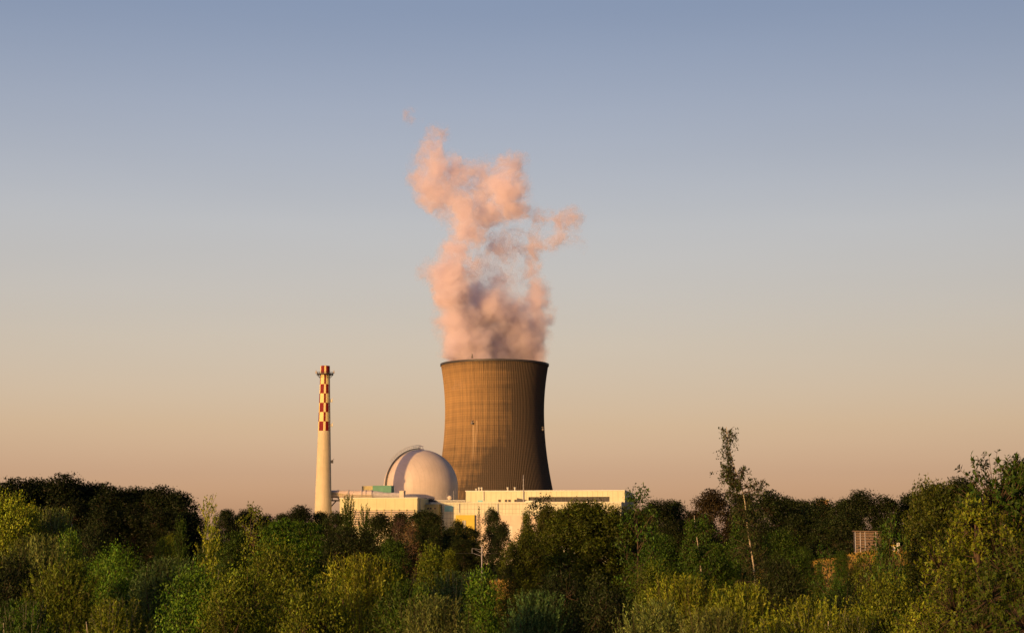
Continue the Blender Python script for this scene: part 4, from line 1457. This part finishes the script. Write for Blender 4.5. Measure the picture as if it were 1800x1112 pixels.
G_LEFT = 'dark broad trees of the wood on the left horizon'
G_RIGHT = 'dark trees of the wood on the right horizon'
G_PLANT = 'dark trees along the foot of the power plant'
TREES = [
    # the black wood on the left horizon
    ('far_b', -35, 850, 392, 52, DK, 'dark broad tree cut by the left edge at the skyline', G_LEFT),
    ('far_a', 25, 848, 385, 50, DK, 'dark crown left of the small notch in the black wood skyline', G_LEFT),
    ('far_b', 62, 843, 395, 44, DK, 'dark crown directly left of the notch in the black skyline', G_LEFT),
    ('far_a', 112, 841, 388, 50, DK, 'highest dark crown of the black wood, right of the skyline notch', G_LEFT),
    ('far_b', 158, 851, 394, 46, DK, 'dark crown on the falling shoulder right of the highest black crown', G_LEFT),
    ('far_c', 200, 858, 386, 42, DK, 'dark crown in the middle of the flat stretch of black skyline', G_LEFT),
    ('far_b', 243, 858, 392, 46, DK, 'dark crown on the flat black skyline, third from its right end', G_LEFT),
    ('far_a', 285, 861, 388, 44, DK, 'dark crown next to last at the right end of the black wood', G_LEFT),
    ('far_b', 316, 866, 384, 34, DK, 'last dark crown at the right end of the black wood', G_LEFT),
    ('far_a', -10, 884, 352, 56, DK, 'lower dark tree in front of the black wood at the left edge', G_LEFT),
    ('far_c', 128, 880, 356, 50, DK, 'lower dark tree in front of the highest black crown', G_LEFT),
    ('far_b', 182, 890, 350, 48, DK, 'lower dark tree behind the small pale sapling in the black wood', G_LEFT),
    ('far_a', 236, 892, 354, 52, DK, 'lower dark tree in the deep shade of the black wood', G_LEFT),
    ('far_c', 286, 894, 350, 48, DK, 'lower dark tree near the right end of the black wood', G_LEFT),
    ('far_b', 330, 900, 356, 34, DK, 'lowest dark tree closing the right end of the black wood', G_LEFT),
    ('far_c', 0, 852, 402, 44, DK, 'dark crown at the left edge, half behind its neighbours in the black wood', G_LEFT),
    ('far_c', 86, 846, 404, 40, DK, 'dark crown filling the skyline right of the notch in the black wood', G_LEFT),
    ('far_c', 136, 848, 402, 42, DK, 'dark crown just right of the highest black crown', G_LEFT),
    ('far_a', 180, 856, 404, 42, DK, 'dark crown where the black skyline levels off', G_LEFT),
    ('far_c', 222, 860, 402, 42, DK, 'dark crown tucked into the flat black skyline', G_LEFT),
    ('far_c', 264, 861, 404, 42, DK, 'dark crown tucked in right of the middle of the flat black skyline', G_LEFT),
    # horizon between the black wood and the chimney
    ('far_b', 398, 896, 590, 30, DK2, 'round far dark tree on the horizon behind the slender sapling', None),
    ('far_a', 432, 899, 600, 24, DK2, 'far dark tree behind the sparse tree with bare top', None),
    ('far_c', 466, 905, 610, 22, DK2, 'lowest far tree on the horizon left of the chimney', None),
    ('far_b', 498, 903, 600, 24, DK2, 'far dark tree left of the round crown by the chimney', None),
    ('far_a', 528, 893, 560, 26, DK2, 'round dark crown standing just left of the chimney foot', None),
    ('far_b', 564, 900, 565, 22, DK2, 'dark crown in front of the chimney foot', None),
    # foot of the plant
    ('far_c', 594, 900, 540, 22, DK2, 'dark crown right of the chimney foot', G_PLANT),
    ('far_a', 668, 906, 540, 26, DK2, 'dark crown below the louvres of the cream block', G_PLANT),
    ('far_b', 704, 902, 540, 24, DK2, 'dark crown below the right end of the louvres', G_PLANT),
    ('far_c', 738, 898, 535, 22, DK2, 'dark crown below the corner of the cream block', G_PLANT),
    ('spruce', 776, 884, 520, 17, DK2, 'dark pointed spruce in front of the yellow annex', None),
    ('far_c', 757, 899, 530, 18, DK2, 'dark crown left of the pointed spruce by the annex', G_PLANT),
    ('far_c', 806, 914, 520, -24, DK2, 'narrow dark crown in front of the yellow ground-floor wall', G_PLANT),
    ('spruce', 842, 887, 480, 19, DK2, 'dark spruce with a thin tip in front of the yellow and pink walls', None),
    ('far_c', 866, 893, 480, -24, DK2, 'dark leafy crown right beside the spruce before the pale hall', G_PLANT),
    ('far_c', 826, 926, 470, 26, DK2, 'low dark crown under the yellow wall', G_PLANT),
    ('far_b', 790, 930, 465, 32, DK2, 'low dark crown under the teal panel', G_PLANT),
    ('far_a', 884, 921, 460, -26, DK2, 'low dark crown left of the great round tree', G_PLANT),
    ('far_b', 740, 928, 455, 34, DK2, 'low dark crown right of the bare brown tree', G_PLANT),
    # the great tree before the hall and what shows over it
    ('great', 1024, 889, 205, 150, DO, 'great broad olive tree hiding the middle of the pale hall', None),
    ('mid_a', 925, 942, 195, 70, DO, 'olive tree on the left flank of the great broad tree', None),
    ('mid_c', 1118, 898, 210, 66, DO, 'olive tree on the right flank of the great broad tree', None),
    ('mid_b', 926, 899, 215, -40, DO, 'olive tree covering the pink wall left of the great tree', None),
    ('mid_c', 962, 891, 214, -46, DO, 'olive crown just left of the top of the great tree', None),
    ('mid_a', 1085, 894, 214, -56, DO, 'olive crown just right of the top of the great tree', None),
    ('sparse', 950, 872, 225, 30, DK2, 'thin see-through tree top left of the great tree before the hall', None),
    ('sparse', 1122, 856, 178, 40, MG, 'open twiggy tree top over the right end of the hall', None),
    ('far_b', 1184, 880, 470, 30, DK2, 'dark round crown right of the hall end', G_RIGHT),
    ('far_a', 1152, 884, 460, 24, DK2, 'dark crown behind the open twiggy tree', G_RIGHT),
    # right horizon
    ('far_c', 1222, 900, 480, 22, DK2, 'low dark crown in the skyline dip left of the tall birch', G_RIGHT),
    ('far_a', 1252, 866, 450, 34, (0.034, 0.027, 0.009), 'dark reddish pine crown directly left of the birch trunk', G_RIGHT),
    ('far_b', 1306, 868, 455, 34, DK2, 'dark crown directly behind the birch trunk', G_RIGHT),
    ('far_a', 1352, 868, 440, 34, DK2, 'broad dark crown right of the birch trunk', G_RIGHT),
    ('far_c', 1386, 874, 480, 24, DK2, 'second dark crown right of the birch', G_RIGHT),
    ('far_b', 1412, 880, 500, 24, DK2, 'third dark crown right of the birch', G_RIGHT),
    ('far_a', 1442, 881, 450, 30, DK2, 'dark crown below the small orange block', G_RIGHT),
    ('far_b', 1482, 880, 440, 28, DK2, 'dark crown right of the small orange block', G_RIGHT),
    ('far_a', 1512, 868, 420, 34, DK2, 'tall dark crown left of the twiggy top on the right', G_RIGHT),
    ('far_c', 1556, 872, 420, 28, DK2, 'dark crown above the slatted shed', G_RIGHT),
    ('far_b', 1600, 868, 430, 34, DK2, 'dark crown behind the twiggy top on the right', G_RIGHT),
    ('far_a', 1690, 846, 400, 36, DK2, 'dark round crown between the twiggy top and the oak', G_RIGHT),
    ('far_b', 1760, 862, 400, 44, DK2, 'dark crown behind the oak at the right edge', G_RIGHT),
    ('far_a', 1640, 862, 410, 36, DK2, 'dark crown left of the round crown by the oak', G_RIGHT),
    ('far_b', 1398, 906, 400, 46, DK2, 'lower dark tree right of the birch trunk', G_RIGHT),
    ('far_c', 1450, 912, 395, 44, DK2, 'lower dark tree left of the slatted shed', G_RIGHT),
    ('far_a', 1492, 900, 390, 40, DK2, 'lower dark tree directly behind the slatted shed', G_RIGHT),
    ('far_b', 1240, 915, 400, 48, DK2, 'lower dark tree left of the birch trunk', G_RIGHT),
    ('far_c', 1345, 922, 370, 44, DK2, 'lower dark tree behind the birch leaves', G_RIGHT),
    ('far_a', 1180, 920, 380, 44, DK2, 'lower dark tree beyond the pale slim birch', G_RIGHT),
    # birches
    ('birch', 1276, 750, 130, 30, BI, 'tall leaning birch with pale trunk standing high above the skyline', None),
    ('slim_birch', 1221, 905, 160, 24, MG, 'slim birch with pale thin trunk left of the tall birch', None),
    # middle ground, left to right
    ('poplar', 368, 868, 140, 26, YG, 'slender pale-stemmed sapling rising at the right end of the black wood', None),
    ('spire', 318, 912, 190, 40, MG, 'dark green young tree in front of the right end of the black wood', None),
    ('sparse', 449, 888, 190, 44, OL, 'open tree with twiggy top and pale trunk on the left', None),
    ('layered', 492, 918, 175, 40, GR, 'fresh green tree in flat layers left of the tall spired tree', None),
    ('layered', 540, 920, 185, 44, GR, 'second fresh green tree in flat layers, next to the spired tree', None),
    ('layered', 420, 935, 200, 50, MG, 'green tree in flat layers behind the slender sapling', None),
    ('spire', 612, 874, 165, 46, MG, 'tall tree with several leafy spires in front of the cream block', None),
    ('spire', 641, 893, 172, 30, MG, 'lesser spired tree touching the tall spired one on its right', None),
    ('mid_a', 620, 930, 160, 66, DK2, 'dark leafy tree below the spires', None),
    ('bare', 702, 908, 260, 24, (0.06, 0.035, 0.03), 'bare brown tree with bristling twigs below the louvres', None),
    ('bare', 722, 918, 230, 18, (0.16, 0.10, 0.04), 'withered pale yellow tree beside the bare brown one', None),
    ('mid_b', 765, 924, 260, 40, DK2, 'dark green pointed tree left of the railway mast', None),
    ('mid_c', 690, 950, 230, 60, MG, 'rounded green tree below the bare brown tree', None),
    ('mid_a', 815, 948, 330, 46, DK2, 'dark tree behind the railway mast', None),
    ('mid_b', 790, 966, 250, 46, OL, 'olive tree beside the railway mast arms', None),
    ('mid_c', 560, 962, 220, 60, MG, 'rounded green tree below the layered trees', None),
    ('mid_a', 380, 950, 230, 60, MG, 'green tree behind the slender sapling stem', None),
    ('mid_b', 300, 940, 240, 46, OL, 'olive tree at the foot of the black wood', None),
    ('mid_c', 470, 985, 240, 66, DK2, 'dark green tree below the twiggy topped one', None),
    ('mid_a', 1160, 945, 190, 60, MG, 'green tree right of the great tree, below the hall end', None),
    ('mid_b', 1300, 905, 180, 60, MG, 'green tree wrapped around the birch trunk', None),
    ('mid_c', 1370, 935, 170, 66, MG, 'rounded green tree right of the birch trunk', None),
    ('mid_a', 1250, 960, 170, 52, MG, 'green tree left of the birch stem foot', None),
    ('mid_c', 1415, 962, 240, -34, MG, 'small round green tree at the left end of the dry grass', None),
    ('mid_c', 1480, 968, 300, -22, MG, 'little green bushy tree just left of the slatted shed', None),
    ('mid_a', 1640, 858, 122, -92, DO, 'wide olive tree reaching over the slatted shed', None),
    ('sparse', 1560, 908, 108, -44, MG, 'thin leafy tree screening the right half of the slatted shed', None),
    ('sparse', 1452, 958, 150, -34, MG, 'small see-through tree before the left part of the dry grass bank', None),
    ('sparse', 1522, 966, 140, -36, OL, 'small see-through tree below the slatted shed', None),
    ('mid_c', 1556, 934, 116, -32, DO, 'small dark olive tree hiding the right end of the slatted shed', None),
    ('mid_b', 1440, 988, 205, -24, DO, 'low bush before the left end of the dry grass bank', None),
    ('mid_a', 1506, 990, 200, -28, DO, 'low olive bush breaking the dry grass bank below the shed', None),
    ('mid_c', 1543, 980, 190, -20, MG, 'low green bush before the right end of the dry grass bank', None),
    ('sparse', 1618, 842, 128, -34, OL, 'twiggy top standing over the wide olive tree on the right', None),
    ('mid_c', 1672, 858, 112, 58, DO, 'olive tree left of the big oak', None),
    ('mid_c', 1592, 996, 150, -66, DK2, 'dark bushy tree below the yellow cabinet', None),
    # near bushes along the bottom, left to right
    ('scrub_b', 12, 880, 128, 34, YG, 'tall yellow-green bush at the left edge', None),
    ('scrub_c', 52, 892, 132, 34, YG, 'yellow-green bush second from the left edge', None),
    ('willow_c', 88, 898, 135, 30, SG, 'pale grey-green bush before the black wood', None),
    ('willow_b', 66, 950, 92, 50, SG, 'silvery willow bush low on the left', None),
    ('scrub_c', 122, 935, 118, 32, GR, 'fresh green pointed bush in front of the black wood', None),
    ('scrub_b', 162, 930, 150, 18, DK2, 'small dark sapling in front of the black wood', None),
    ('scrub_a', 200, 968, 110, 52, GR, 'green bush right of the pointed fresh green one', None),
    ('willow_a', 120, 992, 78, 88, OL, 'large olive willow bush on the lower left', None),
    ('scrub_a', 20, 985, 84, 70, DK2, 'dark bush at the lower left edge', None),
    ('willow_c', 40, 1062, 64, 80, MG, 'green bush in the bottom left corner', None),
    ('willow_b', 288, 990, 84, 66, BG, 'greyish willow bush with bare orange stems', None),
    ('scrub_b', 226, 1000, 92, 36, GR, 'bright green bush between two willows on the left', None),
    ('scrub_c', 288, 948, 140, 38, OL, 'pointed olive bush at the foot of the black wood', None),
    ('poplar', 372, 905, 96, 22, YG, 'leafy slender sapling with a sunlit stem', None),
    ('scrub_a', 348, 1010, 74, 48, GR, 'bright green bush around the sunlit sapling stem', None),
    ('willow_c', 200, 1060, 62, 92, OL, 'olive bush on the bottom edge below the left willows', None),
    ('scrub_a', 490, 966, 82, 96, OL, 'large round olive bush left of centre', None),
    ('scrub_a', 420, 1010, 70, 70, OL, 'olive bush on the lower left beside the large round one', None),
    ('willow_b', 640, 986, 78, 62, YG, 'yellow-green willow with upright shoots below the spires', None),
    ('scrub_b', 560, 1030, 66, 66, OL, 'olive bush at the bottom below the round olive one', None),
    ('scrub_c', 757, 962, 105, 46, OL, 'pointed olive bush below the railway mast arms', None),
    ('willow_a', 712, 1030, 66, 96, MG, 'wide green willow at the bottom left of centre', None),
    ('willow_c', 800, 1010, 84, 48, BG, 'blue-green willow under the railway mast', None),
    ('willow_b', 775, 1058, 58, 60, SG, 'pale willow shoots on the bottom edge left of centre', None),
    ('scrub_c', 846, 1006, 78, 44, GR, 'green bush left of the grey willow dome', None),
    ('willow_a', 944, 1046, 74, 56, BG, 'grey-green rounded willow at the bottom centre', None),
    ('scrub_a', 985, 1010, 96, 76, DK2, 'dark bush in the shade below the great tree', None),
    ('scrub_b', 1060, 1030, 84, 52, DK2, 'dark bush right of the grey willow dome', None),
    ('scrub_a', 1150, 1000, 100, 62, OL, 'olive bush behind the bright willow on the right', None),
    ('willow_b', 1210, 1022, 68, 72, YG, 'bright yellow-green willow left of the sunlit one', None),
    ('willow_a', 1150, 1062, 60, 66, SG, 'silver-green willow at the bottom right of centre', None),
    ('willow_a', 1310, 1034, 64, 84, YG, 'largest bright sunlit willow on the lower right', None),
    ('willow_b', 1264, 1078, 56, 60, SG, 'silvery willow shoots on the bottom edge below the sunlit willow', None),
    ('willow_c', 1420, 1058, 60, 60, YG, 'bright willow right of the sunlit one', None),
    ('scrub_a', 1370, 985, 110, 62, DK2, 'dark bush behind the sunlit willow', None),
    ('scrub_b', 1500, 1040, 84, 56, DK2, 'dark bush below the dry grass', None),
    ('scrub_c', 1470, 1022, 100, 34, MG, 'green bush at the foot of the dry grass bank', None),
    ('scrub_a', 1560, 1024, 74, 72, OL, 'olive bush left of the oak foot', None),
    ('willow_c', 1490, 1085, 54, 60, OL, 'olive bush on the bottom edge below the dry grass', None),
    # the oak on the right
    ('oak', 1778, 796, 40, 104, MG, 'tall big-leaved oak at the right edge', None),
    ('oak_b', 1716, 868, 37, 62, (0.115, 0.142, 0.009), 'sunlit big-leaved oak in front of the tall one', None),
    ('oak_b', 1690, 985, 34, 70, OL, 'low big-leaved oak bush at the lower right', None),
    ('oak', 1795, 940, 32, 78, (0.050, 0.082, 0.007), 'shaded big-leaved oak bush in the lower right corner', None),
    ('oak_b', 1630, 1050, 36, 56, YG, 'small big-leaved oak bush on the bottom edge', None),
]
for a in TREES:
    plant(*a)

# the wood goes on beyond both edges of the picture
for k in range(7):
    plant(('far_a', 'far_b', 'far_c')[k % 3], 1850 + 62 * k, 858 + 9 * (k % 2), 400 + 8 * (k % 3), 44, DK2, 'dark tree of the wood beyond the right edge of the picture', 'wood beyond the right edge')
    plant(('far_b', 'far_a', 'far_c')[k % 3], -100 - 62 * k, 850 + 8 * (k % 2), 392 + 8 * (k % 3), 46, DK, 'dark tree of the wood beyond the left edge of the picture', 'wood beyond the left edge')
for k, (px, py, D) in enumerate(((1990, 905, 130), (2080, 930, 170), (1960, 960, 95), (2140, 985, 90), (2230, 940, 140), (2020, 1030, 66))):
    plant(('mid_a', 'mid_c', 'scrub_a', 'scrub_c', 'mid_b', 'willow_a')[k], px, py, D, 70, (OL, MG)[k % 2], 'leafy tree standing beyond the right edge of the picture', 'trees beyond the right edge')
for k, (px, py, D) in enumerate(((-120, 940, 150), (-210, 960, 180), (-150, 1010, 84), (-300, 980, 120))):
    plant(('mid_a', 'mid_c', 'scrub_a', 'scrub_c')[k], px, py, D, 70, (OL, MG)[k % 2], 'leafy tree standing beyond the left edge of the picture', 'trees beyond the left edge')

# ------------------------------------------------------------------ undergrowth and dry grass
def scatter_leaves(name, n, seed, where, size, colr, label, cat, upright):
    g = np.random.default_rng(seed)
    x, y = where(g, n)
    z = terrain(x, y)
    if upright:
        D = unit(g.normal(size=(n, 3)) * 0.4 + np.array([0, 0, 1.0]))
        L = g.uniform(*size, size=n)
        C = np.stack([x, y, z], -1) + D * L[:, None] * 0.45
        me = leaf_mesh(name, C, D, rdir(g, n), L, 0.035 + 0.02 * g.uniform(size=n))
    else:
        h = g.uniform(0, 1, n) ** 1.5 * 3.0 * (0.4 + 0.6 * np.sin(x * 0.35) ** 2)
        C = np.stack([x, y, z + h], -1)
        L = g.uniform(*size, size=n)
        me = leaf_mesh(name, C, rdir(g, n), unit(g.normal(size=(n, 3)) + np.array([0, 0, 0.6])), L, L * 0.6)
    o = bpy.data.objects.new(name, me)
    COL.objects.link(o)
    o.color = (*colr, 1)
    tag(o, label, cat, None, 'stuff')

def near(g, n):
    y = g.uniform(40, 150, n)
    return (g.uniform(-0.36, 0.36, n)) * y, y
def far_(g, n):
    y = 150 + 330 * g.uniform(0, 1, n)
    return (g.uniform(-0.34, 0.34, n)) * y, y
def bank(g, n):
    return g.uniform(40, 104, n), g.uniform(268, 326, n)
def bank2(g, n):
    return g.normal(-1, 4.5, n), g.uniform(286, 322, n)
scatter_leaves('undergrowth', 42000, 1, near, (0.16, 0.4), DK2, 'dark leafy undergrowth between the near bushes', 'undergrowth', False)
scatter_leaves('forest_scrub', 42000, 2, far_, (0.4, 1.0), DK2, 'dark scrub under the far trees', 'undergrowth', False)
scatter_leaves('dry_grass', 60000, 3, bank, (0.35, 0.95), (0.42, 0.27, 0.055), 'golden dry grass on the bank below the slatted shed', 'grass', True)
scatter_leaves('dry_grass', 9000, 4, bank2, (0.35, 0.9), (0.42, 0.27, 0.055), 'golden dry grass at the foot of the railway mast', 'grass', True)
